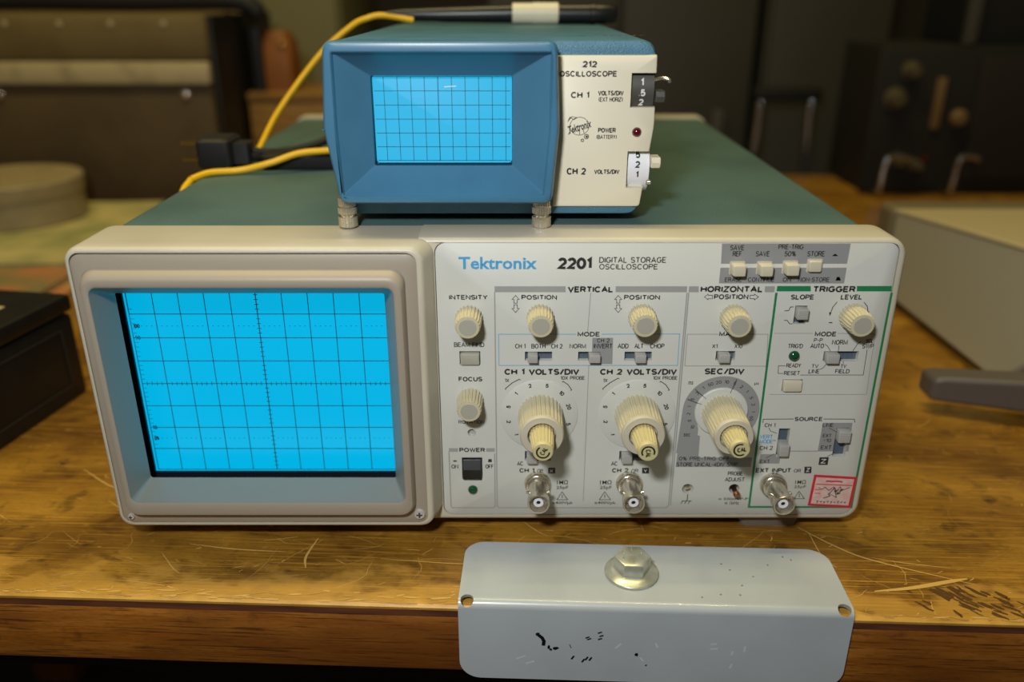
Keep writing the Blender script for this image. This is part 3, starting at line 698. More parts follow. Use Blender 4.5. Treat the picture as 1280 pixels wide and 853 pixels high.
for c, pts in PANEL_FILLS:           # the grey fields are printed round the switch openings
    todo = [pts]
    for _, x0, x1, z0, z1, *_r in (SLOTS if c == 'd' and len(pts) == 4 else ()):
        nxt = []
        for P in todo:
            mid = clip(clip(P, 0, x0, -1), 0, x1, 1)
            if len(clip(clip(mid, 1, z0, -1), 1, z1, 1) if len(mid) > 2 else []) < 3: nxt.append(P); continue
            nxt += [clip(P, 0, x0, 1), clip(P, 0, x1, -1), clip(mid, 1, z0, 1), clip(mid, 1, z1, -1)]
        todo = [P for P in nxt if len(P) > 2]
    for P in todo: m.flat(P, -.04, INK[c])
# ring of the time dial
ring = [(math.cos(math.radians(t)), math.sin(math.radians(t))) for t in range(-35, 216, 5)]
for (a, b_), (c, d) in zip(ring, ring[1:]):
    m.add([(91.7 + 11.6 * a, -.045, 64.8 + 11.6 * b_), (91.7 + 16.9 * a, -.045, 64.8 + 16.9 * b_), (91.7 + 16.9 * c, -.045, 64.8 + 16.9 * d), (91.7 + 11.6 * c, -.045, 64.8 + 11.6 * d)], [(0, 1, 2, 3)], 2)
m.flat([(74.8, 64.8), (79.8, 64.8), (82.5, 56), (82.5, 43.5), (73.6, 43.5)], -.042, 2)
for c, wd, pts in PANEL_LINES: m.strip(pts, wd, -.05 if c != 'k' else -.06, 6 if (c == 'b') else INK[c])
for b_, x0, x1, z0, z1, wt, c in PANEL_TEXT:
    if b_ == '-': m.flat([(x0, z0), (x1, z0), (x1, z1), (x0, z1)], -.06); continue
    m.text(b_, x0, x1, z0, z1, -.07, INK[c], 'b' if b_ == 'Tektronix' else wt)
for D, cx in (([('2', 7.79, 77.39), ('5', 15.17, 77.39), ('10', 21.56, 73.76), ('20', 24.79, 67.21), ('1', 1.91, 73.53), ('.5', -1.58, 66.9), ('.2', -1.48, 60.01), ('.1', 1.95, 53.75), ('5', 24.9, 58.6)], 12.4),
              ([('2', 50.23, 77.39), ('5', 57.44, 77.39), ('10', 64.06, 73.76), ('20', 67.42, 67.21), ('1', 44.11, 73.53), ('.5', 40.71, 66.9), ('.2', 41.22, 60.01), ('.1', 44.58, 53.75), ('5', 67.6, 58.6)], 54.9)):
    for t, x, z in D:
        a = math.atan2(z - 63, x - cx) - math.pi / 2; wd = .75 + .55 * (len(t) - 1)
        m.text(t, x - wd, x + wd, z - .95, z + .95, -.6, 0, 'b', rot=max(-1.5, min(1.5, a)), keep=True)
SEC = ['10', '5', '2', '1', '.5', '.2', '.1', '50', '20', '10', '5', '2', '1', '.5', '.2', '.1', '50', '20']
for k, t in enumerate(SEC):
    a = math.radians(214 - k * 14.3); x, z = 91.7 + 14.2 * math.cos(a), 64.8 + 14.2 * math.sin(a); wd = .5 + .5 * (len(t) - 1)
    m.text(t, x - wd, x + wd, z - .8, z + .8, -.07, 0, 'n', rot=max(-1.4, min(1.4, a - math.pi / 2)), keep=True)
for a in (138, 157, 73): m.strip([(91.7 + q * math.cos(math.radians(a)), 64.8 + q * math.sin(math.radians(a))) for q in (9.8, 16.9)], .2, -1.3, 0)
pr = m.build('panel_lettering', ['print_black', 'print_grey', 'print_dark_grey', 'print_blue', 'print_green', 'print_white', 'print_blue_line'], panel)
pr['label'] = 'printed lettering and ruled boxes of the control panel'

# dial plates behind the range knobs
for cx, cz in ((11.9, 63.0), (54.8, 63.0)):
    m = MB(); m.lathe([(17.0, 0), (17.0, .3), (16.6, .5), (9, .5)], (cx, 0, cz), n=64); m.build('dial_plate', 'panel_paint', os_)
m = MB(); m.lathe([(11.6, 0), (11.6, .9), (11.2, 1.2), (8, 1.2)], (91.7, 0, 64.8), n=64); m.build('dial_plate', 'panel_paint', os_)

def small_knob(loc, turn=0):
    m = MB(); m.lathe([(5.75, .4), (5.75, 2.4), (5.5, 3), (5.3, 9.5), (5.1, 10.8), (4.75, 11.4), (3.85, 11.5)], flute=22, depth=.62, fl=[1, 1, 1, 1, 1, 0, 0])
    k = m.build('control_knob', 'knob_cream', os_, loc); k['label'] = 'cream fluted knob with grey cap'
    m = MB(); m.lathe([(3.8, 11), (3.8, 11.35), (3.5, 11.6), (.05, 11.6)]); m.build('knob_cap', 'knob_cap', k)
    return k
k0 = small_knob((-18.0, 0, 108.8))
for p in ((11.7, 0, 109.3), (54.1, 0, 109.5), (92.3, 0, 109.3), (142.1, 0, 109.6), (-18.2, 0, 70.5)): put(k0, os_, p)

def range_knob(loc, R, L, rot, flip, rim):
    m = MB(); m.lathe([(R, .6), (R, 2.2), (R * .985, 4), (R * .93, L - 3), (R * .925, L - 1.8)], flute=30, depth=.7, cap1=False)
    m.lathe([(R * .925, L - 1.9), (R * .925, L - .6), (R * .88, L), (rim + .6, L), (rim + .3, L - .4), (rim + .3, L - 3)], n=64, m=1, cap0=False)
    k = m.build('range_knob', ['knob_cream', 'beige_trim'], os_, loc); k['label'] = 'large cream fluted range knob'
    r0 = rim - .35
    m = MB(); m.lathe([(r0, L - 3), (r0, L - 1), (r0 * .83, 31.2)], flute=20, depth=.5, cap1=False)
    m.lathe([(r0 * .83, 31.1), (r0 * .82, 32.2), (r0 * .74, 33), (.05, 33)], n=48, m=0, cap0=False)
    q = -33.05; c = MB()
    arc = [(2.55 * math.cos(math.radians(t)), 2.55 * math.sin(math.radians(t))) for t in range(60, 301, 15)]
    n0 = len(m.v)
    m.strip(arc, .7, q, 1)
    m.text('CAL', -1.3, 2.5, -1.05, 1.05, q, 1, 'b')
    if flip: pass
    cr, sr = math.cos(rot), math.sin(rot)
    for i in range(n0, len(m.v)):
        x, y, z = m.v[i]; m.v[i] = (x * cr - z * sr, y, x * sr + z * cr)
    i = m.build('variable_knob', ['knob_tip', 'ink'], k); i['label'] = 'yellowed inner knob marked CAL'
    return k
range_knob((12.5, 0, 63.3), 9.9, 20, math.radians(60), 0, 5.6)
range_knob((54.9, 0, 63.3), 9.9, 20, math.radians(-85), 0, 5.6)
range_knob((91.9, 0, 64.4), 8.9, 23, math.radians(10), 0, 5.4)

for kind, a, b_, c, d, s0_, s1_, dr in SLOTS:
    m = MB(); m.box(a + .05, b_ - .05, 2.4, 2.95, c + .05, d - .05)
    for q in range(1, 8): m.box(a + (b_ - a) * q / 8 - .12, a + (b_ - a) * q / 8 + .12, 2.2, 2.4, c + .1, d - .1, 0)
    t = m.build('slide_switch', 'slot_blue', os_); t['label'] = 'slide switch in a dark slot'
    m = MB(); e = .3
    if dr == 'v':
        x0, x1, z0, z1 = s0_, s1_, c + e, d - e; m.box(x0, x1, -3.4, 2.3, z0, z1, b=.25)
        for q in range(1, 6): m.box(x0 + (x1 - x0) * q / 6 - .14, x0 + (x1 - x0) * q / 6 + .14, -3.6, -3.3, z0 + .3, z1 - .3)
    else:
        x0, x1, z0, z1 = a + e, b_ - e, s0_, s1_; m.box(x0, x1, -3.4, 2.3, z0, z1, b=.25)
        for q in range(1, 6): m.box(x0 + .3, x1 - .3, -3.6, -3.3, z0 + (z1 - z0) * q / 6 - .14, z0 + (z1 - z0) * q / 6 + .14)
    m.build('switch_slider', 'slider_grey', t)['label'] = 'ribbed light grey slider'

def cap(name, x0, x1, z0, z1, ya, yb, mt, tp=.5):
    m = MB(); o = lambda d: rrect(x0 + d, x1 - d, z0 + d, z1 - d, .5, 3)
    m.yl([(o(0), yb), (o(0), ya + .6), (o(.15), ya + .15), (o(tp), ya)]); return m.build(name, mt, os_)
cap('beam_button', -22.0, -13.9, 87.4, 92.6, -1.4, 3, 'knob_cap')['label'] = 'grey flat push button'
cap('reset_button', 117.3, 125.2, 74.8, 79.8, -1.6, 3, 'button_beige')['label'] = 'beige flat push button'
m = MB()   # power rocker, two faces meeting in a ridge
m.loft([[(-22.2, 3, 30.4), (-22.2, -1.6, 30.6), (-22.2, -3.2, 36.3), (-22.2, -1.0, 40.9), (-22.2, 3, 40.9)], [(-13.8, 3, 30.4), (-13.8, -1.6, 30.6), (-13.8, -3.2, 36.3), (-13.8, -1.0, 40.9), (-13.8, 3, 40.9)]])
m.build('power_button', 'black_plastic', os_, bevel=.3)['label'] = 'black square power button'
for x, z, dy in ((91.8, 130.6, 5), (102.8, 130.6, 5), (113.3, 130.9, 5), (123.2, 131.6, 2.2)):
    m = MB(); o = lambda d: rrect(x - 2.75 + d, x + 2.75 - d, z - 2.5 + d, z + 2.5 - d, .5, 3)
    m.yl([(o(-.35), 0), (o(-.35), -.3), (o(0), -.3), (o(.25), -dy + .4), (o(.4), -dy + .1), (o(.7), -dy)])
    m.build('store_button', 'button_beige', os_)['label'] = 'small square beige storage button'
def lamp(x, z, y, r, mt, par, name='indicator_lamp'):
    m = MB(); m.lathe([(r, -.5), (r, .4), (r * .85, 1.1), (r * .5, 1.6), (.05, 1.8)], (x, y, z), n=24); return m.build(name, mt, par)
lamp(-17.9, 24.5, 0, 2.2, 'led_green', os_)['label'] = 'dark green power lamp'
lamp(120.3, 91.3, 0, 2.35, 'led_green', os_)['label'] = 'dark green trigger lamp'
m = MB(); m.lathe([(1.7, -2.9), (1.7, -2.2), (1.1, -2.0), (.05, -1.9)], (-17.9, 0, 54.0), n=20); m.build('rotation_trimmer', 'slider_grey', os_)
m = MB(); m.lathe([(2.55, -2.9), (2.55, -2.5), (1.3, -2.3), (1.3, -.6), (.05, -.3)], (80.4, 0, 24.8), n=24); m.build('ground_jack', 'nickel', os_)['label'] = 'metal earth socket'
m = MB(); m.lathe([(2.35, -2.95), (2.35, -2.6)], (101.6, 0, 24.9), n=24, m=1); m.lathe([(1.15, -2.7), (1.15, 2.5), (1.5, 3), (1.5, 4.2), (.9, 5.0), (.05, 5.2)], (101.8, 0, 24.4), n=20)
m.build('probe_adjust_pin', ['copper', 'slot_dark'], os_)['label'] = 'copper coloured test pin'
def bnc(x, z):
    m = MB(); m.lathe([(5.9, 0), (6.0, .8), (5.9, 2.0), (5.5, 3.0), (5.1, 3.3), (5.1, 4.2), (4.35, 4.4), (4.35, 13.2), (4.75, 13.6), (4.85, 17.4), (4.6, 18), (4.05, 18), (4.0, 17.4), (4.0, 11)], n=40)
    for s in (1, -1): m.lathe([(.9, 4.1), (.9, 5.4), (.6, 5.6)], (0, -10.5, 0), (s * .94, 0, .34), n=14)
    k = m.build('input_connector', 'nickel', os_, (x, 0, z)); k['label'] = 'nickel input socket'
    m = MB(); m.lathe([(3.95, 11.2), (3.95, 11.6), (2.2, 11.6), (2.2, 16.4), (1.0, 16.4), (.9, 13)], n=28); m.build('insulator', 'white_plastic', k)
    m = MB(); m.lathe([(.9, 11.5), (.9, 16.0), (.05, 16.0)], n=16); m.build('centre_contact', 'hole_black', k)
    return k
b0 = bnc(11.6, 28.2)
put(b0, os_, (53.2, 0, 28.2)); put(b0, os_, (118.8, 0, 27.6))
m = MB(); q = [(136.5, 15.8), (156.4, 14.5), (156.9, 31.1), (137.2, 32.4)]
cxq, czq = 146.75, 23.45; qi = [(cxq + (x - cxq) * .88, czq + (z - czq) * .85) for x, z in q]
m.yl([(q, -.02), (q, -.12)]); m.flat(qi, -.14, 1)
m.strip([(143, 28.9), (144.2, 29.0), (145.8, 28.8), (148, 28.9), (150.6, 28.6)], .8, -.16, 0); m.strip([(138.6, 27.4), (155.4, 26.6)], .5, -.16, 0)
for k, z in enumerate((24.5, 22.5)): m.strip([(138.8, z), (141.5, z - .1)], .4, -.16, 0)
for k in range(9): m.strip([(140 + k * 1.6, 18.1 - k * .09), (140.9 + k * 1.6, 18.4 - (k % 3) * .3), (140.5 + k * 1.6, 17.0 + (k % 2) * .3)], .32, -.17, 2)
m.strip([(140, 25.6), (142, 24.6), (143, 25.8), (145, 24), (147, 26), (148, 23), (150, 26), (151, 24), (154.5, 25.6)], .3, -.17, 2)
m.strip([(143, 19.8), (146, 21), (145, 22.5), (149, 20.2), (148, 23.8), (151, 24.6), (148.6, 22), (150.5, 22.4)], .4, -.17, 2)
m.strip([(145, 21.6), (147.5, 25.5), (149.5, 22), (151.5, 25)], .35, -.17, 2)
m.build('sticker', ['sticker_red', 'sticker_paper', 'ink'], os_)['label'] = 'red bordered sticker with black handwriting'

# ------------------------------------------------------------------ the small oscilloscope on top
so = thing('portable_oscilloscope', 'small blue portable oscilloscope with cream side panel, standing on the larger one', 'oscilloscope', (-9, 20, 143))
m = MB()
def body(d, sx=0.0): return rpoly([(-70 + d, 146.5 + d), (53.6 - d, 146.5 + d), (58.6 - d, 184), (57.6 - d, 217 - d), (-74 + d, 217 - d), (-75 + d, 184)], [5, 5, 3, 7, 7, 3])
m.yl([(body(2.2), 24.5), (body(.6), 25.2), (body(0), 27), (body(0), 258), (body(1.5), 261)])
case = m.build('case', 'blue_case', so)
c1 = MB(); c1.box(48.0, 70, 15, 42, 190.9, 204.8); c2 = MB(); c2.box(48.0, 70, 15, 42, 158.0, 173.9)
c3 = MB(); c3.box(-60, 3, 15, 40, 164, 207); cut(case, [c1, c2, c3]); case['label'] = 'pebbled blue case'
m = MB()
def hood(d, top=0.0): return rpoly([(-70.2 + d, 154.2 + d), (16.4 - d, 154.2 + d), (18.9 - d, 184.6), (17.5 - d, 217.4 - d), (-72.6 + d, 217.4 - d), (-74.9 + d, 184.6)], [3.5, 3.5, 2, 4, 4, 2])
def inner(d): return rpoly([(-68.8 + d, 157.8 + d), (13.0 - d, 157.8 + d), (15.2 - d, 184.6), (15.4 - d, 213.2 - d), (-69.2 + d, 213.2 - d), (-69.6 + d, 184.6)], .6)
bk = rpoly([(-57.0, 167.8), (0.1, 167.8), (0.15, 184.6), (0.2, 203.6), (-56.8, 203.6), (-56.9, 184.6)], .8)
m.yl([(hood(.6), 28), (hood(.2), 20), (hood(0), 13), (hood(.35), 11.2), (hood(1.1), 10.2), (hood(2.0), 10), (inner(-.4), 10), (inner(0), 10.4), (inner(.4), 12.4), (bk, 22.6), (bk, 23.2)], cap1=False)
m.strip([(-75.05, 184.3), (-69.5, 184.3)], .25, 9.9, 0)
m.build('screen_hood', 'blue_hood', so)['label'] = 'smooth blue hood sloping in to the small screen'
m = MB(); m.box(-59, 2, 28.6, 29.8, 165.5, 206)
bo = rrect(-58.5, 1.6, 166, 205.4, 1); bi = rpoly([(-57.0, 167.8), (0.1, 167.8), (0.15, 184.6), (0.2, 203.6), (-56.8, 203.6), (-56.9, 184.6)], .8)
m.yl([(rpoly([(-58.5, 166.2), (1.6, 166.2), (1.6, 184.6), (1.6, 205.2), (-58.5, 205.2), (-58.5, 184.6)], .8), 23.3), (bi, 23.3), (bi, 28.5), (rpoly([(-58.5, 166.2), (1.6, 166.2), (1.6, 184.6), (1.6, 205.2), (-58.5, 205.2), (-58.5, 184.6)], .8), 28.5)], closed=True)
m.build('screen_mask', 'mask_black', so)
m = MB(); m.yl([(rrect(-56.6, .0, 168.4, 203.5, 1.5), 28.4), (rrect(-56.6, .0, 168.4, 203.5, 1.5), 26.4), (rrect(-56.2, -.4, 168.8, 203.1, 1.5), 26.1)])
sc2 = m.build('screen', 'screen_cyan_light', so); sc2['label'] = 'glowing light cyan screen'
m = MB()
for i in range(1, 11):
    x = -55.6 + (i - .35) * 5.5; m.strip([(x, 169.2), (x, 202.9)], .22 if i != 5 else .3, 26.04)
for j in range(0, 7): z = 169.4 + j * 5.6; m.strip([(-56.0, z), (-.6, z)], .22, 26.04)
m.strip([(-27.5, 199.0), (-22.6, 199.3)], .35, 26.0, 1)
m.build('graticule', ['graticule', 'print_white'], sc2)['label'] = 'thin dark grid lines'
# cream control panel with two thumbwheel openings
m = MB(); pl = lambda d: rpoly([(17.2 + d, 150.2 + d), (54.2 - d, 150.2 + d), (58.4 - d, 184), (57.9 - d, 211.4 - d), (18.0 + d, 211.4 - d)], [.3, 1.5, 2.5, .6, .3])
m.yl([(pl(0), 40), (pl(0), 24.6), (pl(.3), 23.6), (pl(.9), 23.2)])
sp = m.build('control_panel', 'cream', so)
c1 = MB(); c1.box(47.9, 70, 15, 45, 191.2, 204.6); c2 = MB(); c2.box(47.9, 70, 15, 45, 158.4, 173.6); c3 = MB(); c3.lathe([(1.95, -4), (1.95, 3)], (51.2, 23.2, 181.4), n=24)
cut(sp, [c1, c2, c3]); sp['label'] = 'cream printed control panel'
m = MB()
for b_, x0, x1, z0, z1, wt, c in SMALL_TEXT: m.text(b_, x0, x1, z0, z1, 23.12, 0, wt)
cir = [(27.6 + 3.9 * math.cos(t * math.pi / 18), 183.8 + 3.6 * math.sin(t * math.pi / 18)) for t in range(37)]
m.strip(cir, .2, 23.14)
m.text('Tektronix', 22.9, 32.6, 182.0, 185.2, 23.1, 0, 'b', rot=.3, shear=.3)
m.strip([(23.2, 186.2), (24.4, 187.6), (26.6, 187.2), (25.2, 186.4), (23.6, 187.4), (22.8, 185.6)], .25, 23.13)
m.strip([(24, 182), (23.2, 180.4)], .3, 23.13); m.strip([(27.6, 182.4), (27.8, 180.4)], .25, 23.13); m.strip([(29.2, 182.6), (29.6, 180.8)], .25, 23.13)
for x, z, r in ((30.6, 179.6, .9), (29.0, 178.1, .55)):
    m.strip([(x + r * math.cos(t * .7), z + r * math.sin(t * .7)) for t in range(10)], .3, 23.13)
m.flat([(30.2, 179.3), (31.0, 179.0), (31.2, 179.9), (30.4, 180.1)], 23.12)
m.build('panel_lettering', ['print_black'], sp)['label'] = 'black lettering and round emblem'
def wheel(zc, mt, ink_, digits, tabm, tz, name):
    m = MB(); m.lathe([(10.5, 0), (11, .3), (11, 9.2), (10.5, 9.5)], (48.3, 35.6, zc), (1, 0, 0), n=48)
    for t, dz in digits:
        wd = .75 if len(t) == 1 else 1.5
        n0 = len(m.v)
        m.text(t, 52.6 - wd, 52.6 + wd, zc + dz - 1.4, zc + dz + 1.4, 0, 1, 'b', keep=True)
        for i in range(n0, len(m.v)):
            x, _, z = m.v[i]; m.v[i] = (x, 35.6 - math.sqrt(11.1 ** 2 - (z - zc) ** 2), z)
    k = m.build(name, [mt, ink_], so)
    m = MB()
    pr_ = [(22.6, tz + 2.2), (22.0, tz), (23, tz - 2.4), (30, tz - 2.4), (30, tz + 2.2)]
    m.loft([[(57.9, y, z) for y, z in pr_], [(61.8, y, z) for y, z in pr_]]); m.build('lever_tab', tabm, k, bevel=.5)
    return k
w1 = wheel(198, 'dark_steel', 'print_white', (('1', 2.9), ('.5', -1.2), ('2', -5.0)), 'dark_steel', 195.5, 'range_thumbwheel'); w1['label'] = 'dark grey range thumbwheel with white digits'
w2 = wheel(166, 'white_plastic', 'print_black', (('5', 5.8), ('2', 1.9), ('1', -2.3)), 'cream', 169, 'range_thumbwheel'); w2['label'] = 'white range thumbwheel with black digits'
m = MB(); m.tube(spline([(57, 26, 201.5), (60, 23.5, 202.6), (62.6, 22.5, 202.2), (63.2, 22.5, 201.0)]), .75); m.build('bright_lever', 'nickel', so)['label'] = 'bright metal lever end'
m = MB(); m.lathe([(1.1, 0), (1.3, 1), (1.1, 2), (.05, 2.2)], (56.6, 25, 160.5), (1, -.3, 0), n=16); m.build('bright_stud', 'nickel', so)
lamp(51.2, 181.4, 23.4, 1.85, 'led_red', so)['label'] = 'dark red power lamp'
m = MB()
m.lathe([(3.2, 0), (4.0, .5), (4.0, 4.6), (2.9, 4.9), (2.9, 5.8), (4.0, 6.0), (4.0, 8.6), (3.6, 9), (3.6, 12.5)], (0, 0, 0), (0, 0, 1), flute=30, depth=.14)
ff = m.build('front_foot', 'nickel', so, (-69.0, 18.2, 143.0)); ff['label'] = 'knurled nickel foot'
put(ff, so, (12.4, 18.2, 143.0))
m = MB(); m.box(-66, 9, 24.5, 30, 151.5, 154); m.build('hood_shadow_bar', 'black_matte', so)  # black bar standing in for the shadow line under the hood
m = MB(); m.lathe([(5, 0), (6, 1), (6, 4)], (0, 0, 0), (0, 0, 1), n=24)
rf_ = m.build('rear_foot', 'rubber', so, (-60, 240, 143)); put(rf_, so, (42, 240, 143))
m = MB()
for k in range(9): x = 30 + k * 3.2; m.strip([(x, 60 + random.uniform(-2, 2)), (x + 2, 64 + random.uniform(-3, 3))], .9, 217.06, 0, 'xy')
m.build('red_print', 'leather_brown', so)['label'] = 'faded red print on the case top'

# ------------------------------------------------------------------ probe, wires and plug
tp = thing('test_probe', 'black test probe with white collar and yellow wire, lying on top of the small oscilloscope', 'test probe', (-5, 205, 217))
m = MB(); m.tube([(-76, 203, 222.4), (-66, 203.5, 222.8), (-40, 204, 222.6), (0, 205, 223.1)], [1.8, 3.0, 4.4, 5.4], 20); m.build('grip', 'black_plastic', tp)
m = MB(); m.lathe([(5.2, 0), (5.9, .4), (5.9, 10.5), (5.9, 12), (6.2, 12.2), (6.2, 27), (5.6, 27.6)], (0, 205, 223.2), (1, 0, 0), n=28); m.build('collar', 'white_collar', tp)['label'] = 'off-white collar'
m = MB(); m.lathe([(5.2, 27), (5.7, 27.5), (5.7, 46), (6.1, 46.4), (6.1, 49), (5.7, 49.4), (5.6, 60), (4.4, 62)], (0, 205, 223.0), (1, 0, 0), n=28); m.build('end_cap', 'black_plastic', tp)
m = MB(); m.tube(spline([(-147.5, 165, 150.5), (-136, 178, 172), (-113, 192, 201), (-95, 199, 216.2), (-86, 202, 220.5), (-76, 202.5, 222.2), (-58, 200.5, 219.6)]), 1.7, 12)
m.tube(spline([(-147.5, 165, 150.5), (-152, 172, 145.2), (-160, 182, 144.9)]), 1.7, 12); m.build('wire', 'yellow_wire', tp)['label'] = 'yellow rising wire'
m = MB(); m.tube(spline([(-170.5, 116, 143), (-163, 124, 144.8), (-148, 130, 145), (-132, 133, 148.5), (-118, 138, 152.6), (-104, 142, 153.4), (-90, 146, 153.2), (-80, 152, 149)]), 1.75, 12)
m.tube(spline([(-170.5, 116, 143), (-174.5, 110, 135), (-175.5, 108, 112), (-175.6, 110, 90)]), 1.75, 12)
wire = m.build('test_wire', 'yellow_wire', origin=(-140, 150, 143)); tag(wire, 'yellow wire lying low across the left edge of the large oscilloscope', 'wire')
pp_ = thing('power_plug', 'black two-pin plug with black cord, lying on the large oscilloscope cover', 'plug', (-166, 154, 143), 0)
m = MB(); m.zl([(rrect(-175, -159, 142, 166, 3), 143.2), (rrect(-176, -157, 141, 167, 3), 145), (rrect(-176, -157, 141, 167, 3), 158), (rrect(-174, -159, 143, 165, 3), 159.6)])
m.zl([(rrect(-158, -148, 147, 161, 2), 145), (rrect(-158, -148, 147, 161, 2), 156.5)])
m.build('plug_body', 'rubber', pp_)
for z in (147.0, 156.0): m = MB(); m.box(-187, -175, 150, 155, z - .8, z + .8); m.build('prong', 'gold', pp_)['label'] = 'gold coloured prong'
m = MB(); m.tube(spline([(-149, 156, 150.5), (-136, 164, 148.5), (-120, 178, 150), (-104, 192, 155), (-90, 204, 158), (-78, 212, 156)]), 2.6, 12)
m.tube(spline([(-149, 152, 148), (-140, 163, 146), (-122, 176, 146.2), (-100, 190, 146.2), (-82, 200, 146.2)]), 2.3, 12); m.build('cord', 'rubber', pp_)
m = MB(); m.zl([(rrect(-140, -84, 142, 160, 4), 143), (rrect(-141, -83, 141, 161, 4), 145), (rrect(-141, -83, 141, 161, 4), 150), (rrect(-139, -85, 143, 159, 4), 151.4)])
tag(m.build('battery_pack', 'black_matte', origin=(-112, 150, 143)), 'flat black block lying beside the small blue oscilloscope, under the yellow wire', 'block')

# ------------------------------------------------------------------ bent metal bracket on the bench edge
br = local(thing('metal_bracket', 'grey painted bent steel bracket hooked over the front edge of the bench', 'bracket', (58, -51.5, 0), -2.2))
TH, RB, XW = 2.2, 3.6, 80.0
prof = [(35.5, 4.2 + TH)]; inn = []
# outer profile (y, z): flat top, rounded bend, front flange ; y = 0 is the bench edge
prof = [(36, 5.0), (-1.0, 5.0)] + [(-1.0 - RB * math.sin(math.radians(a)), 5.0 - RB + RB * math.cos(math.radians(a))) for a in range(9, 91, 9)] + [(-1.0 - RB, -35)]
r2 = RB - TH
inn = [(-1.0 - r2 - 0.0, -35)] + [(-1.0 - r2 * math.sin(math.radians(a)), 5.0 - RB + r2 * math.cos(math.radians(a))) for a in range(90, -1, -9)] + [(36, 5.0 - TH)]
lp = prof + inn
m = MB(); m.loft([[(-XW, y, z) for y, z in lp], [(XW, y, z) for y, z in lp]])
pl_ = m.build('bent_plate', 'bracket_paint', br)
def corner(x, s, flat):    # cutter that rounds a corner: square minus quarter disc
    R = 9.0; k = MB()
    c = [(x + s * 1, 1)] + [(x - s * R + s * R * math.cos(t), -R + R * math.sin(t)) for t in [math.pi / 2 * i / 8 for i in range(8, -1, -1)]] + [(x + s * 1, -R)]
    c = [(x - s * R, 1)] + [p for p in c[1:-1]] + [(x + s * 1, -R), (x + s * 1, 1)]
    if flat: k.zl([([(a, 36 + b_) for a, b_ in c], 0), ([(a, 36 + b_) for a, b_ in c], 8)])
    else: k.yl([([(a, -35 - b_) for a, b_ in c], -8), ([(a, -35 - b_) for a, b_ in c], 3)])
    return k
cs = [corner(XW, 1, 1), corner(-XW, -1, 1), corner(XW, 1, 0), corner(-XW, -1, 0)]
for s in (1, -1): k = MB(); k.lathe([(2.7, -8), (2.7, 12)], (s * (XW - 3.6), -1.5, 2.2), (0, -.45, .89), n=28); cs.append(k)
cut(pl_, cs)
m = MB()
fl = lambda pts, mt, y=-4.66: m.flat(pts, y, mt)
def blob(x, z, r, mt, n=7, e=1.0, rot=0.0):
    P = []
    for i in range(n):
        t = 2 * math.pi * i / n; q = r * random.uniform(.6, 1.15); a, b_ = q * math.cos(t) * e, q * math.sin(t)
        P.append((x + a * math.cos(rot) - b_ * math.sin(rot), z + a * math.sin(rot) + b_ * math.cos(rot)))
    m.flat(P, -4.66, mt)
m.strip([(-47, -11), (-45.4, -12.4), (-44.6, -14.2), (-44.8, -16.6)], 1.5, -4.67, 0); blob(-47.2, -10.8, 1.1, 0); blob(-42.5, -17.4, 1.5, 0, e=.55); blob(-39.6, -17.8, 1.0, 0, e=1.3); blob(-41.6, -18.6, .8, 0)
m.strip([(-34, -15.5), (-33.2, -17.5)], .3, -4.67, 0)
for x, z in ((-27.5, -12), (-26.8, -12.8), (-22.5, -9.3), (-21.8, -11), (-22.3, -12.6)): m.strip([(x, z), (x + 1.7, z + .7)], .7, -4.67, 0)
for x, z in ((-33, -23.5), (-27.2, -23.8), (-25.6, -24.0), (-28.6, -25.0)): m.strip([(x, z), (x + 1.1, z + 1.9)], .8, -4.67, 0)
blob(-6.2, -20.0, 1.3, 0, e=.8); blob(-1.8, -25.6, .5, 0)
for x, z, a in ((-15, -17, .8), (2.5, -16, 2.0), (-3, -23.5, 2.2), (24, -13.5, .1), (24, -16, .1), (33, -19, 1.4), (38, -17, 1.5), (33, -26, 1.3), (-56, -24, .4), (-52, -26.5, .4)):
    l = random.uniform(2.0, 4.2); m.strip([(x, z), (x + l * math.cos(a) / 2, z + l * math.sin(a) / 2), (x + l * math.cos(a), z + l * math.sin(a))], .85, -4.665, 1)
for x, y in ((32, 24), (35, 20), (44, 16), (52, 24), (60, 30), (63, 28), (38, 10), (28, 4), (20, 2), (36, 4), (-5, 25)):
    P = [(x + random.uniform(.3, .7) * math.cos(t * 1.05), y + random.uniform(.3, .7) * math.sin(t * 1.05)) for t in range(6)]; m.flat(P, 5.02, 2, 'xy')
chips = m.build('chips', ['ink', 'chip_pale', 'rust_spot'], br)
for q in ('ink', 'chip_pale', 'rust_spot'): pl_.data.materials.append(MATS[q])
for p in chips.data.polygons: p.material_index += 1
bm = bmesh.new(); bm.from_mesh(pl_.data); bm.from_mesh(chips.data); bm.to_mesh(pl_.data); bm.free()
bpy.data.objects.remove(chips)
pl_['label'] = 'grey painted plate with black marks and paint chips'
m = MB(); cx_, cy_ = -7.5, 16.5
m.lathe([(11.2, 0), (11.6, .5), (11.5, 1.2), (9.6, 2.2), (7.8, 2.9)], (cx_, cy_, 5.0), (0, 0, 1), n=48)
hexo = lambda r, a0=0: [(cx_ + r * math.cos(math.radians(60 * k + a0)), cy_ + r * math.sin(math.radians(60 * k + a0))) for k in range(6)]
m.zl([(hexo(8.0), 7.4), (hexo(8.0), 13.0), (hexo(7.7), 13.6), (hexo(6.7), 14.1), (hexo(.3), 14.3)])
for k in range(6): a = math.radians(60 * k + 30); m.box(cx_ + 4.6 * math.cos(a) - .35, cx_ + 4.6 * math.cos(a) + .35, cy_ + 4.6 * math.sin(a) - 1, cy_ + 4.6 * math.sin(a) + 1, 14, 14.5)
m.build('flange_bolt', 'zinc', br, bevel=.35)['label'] = 'zinc plated hex bolt with round flange'

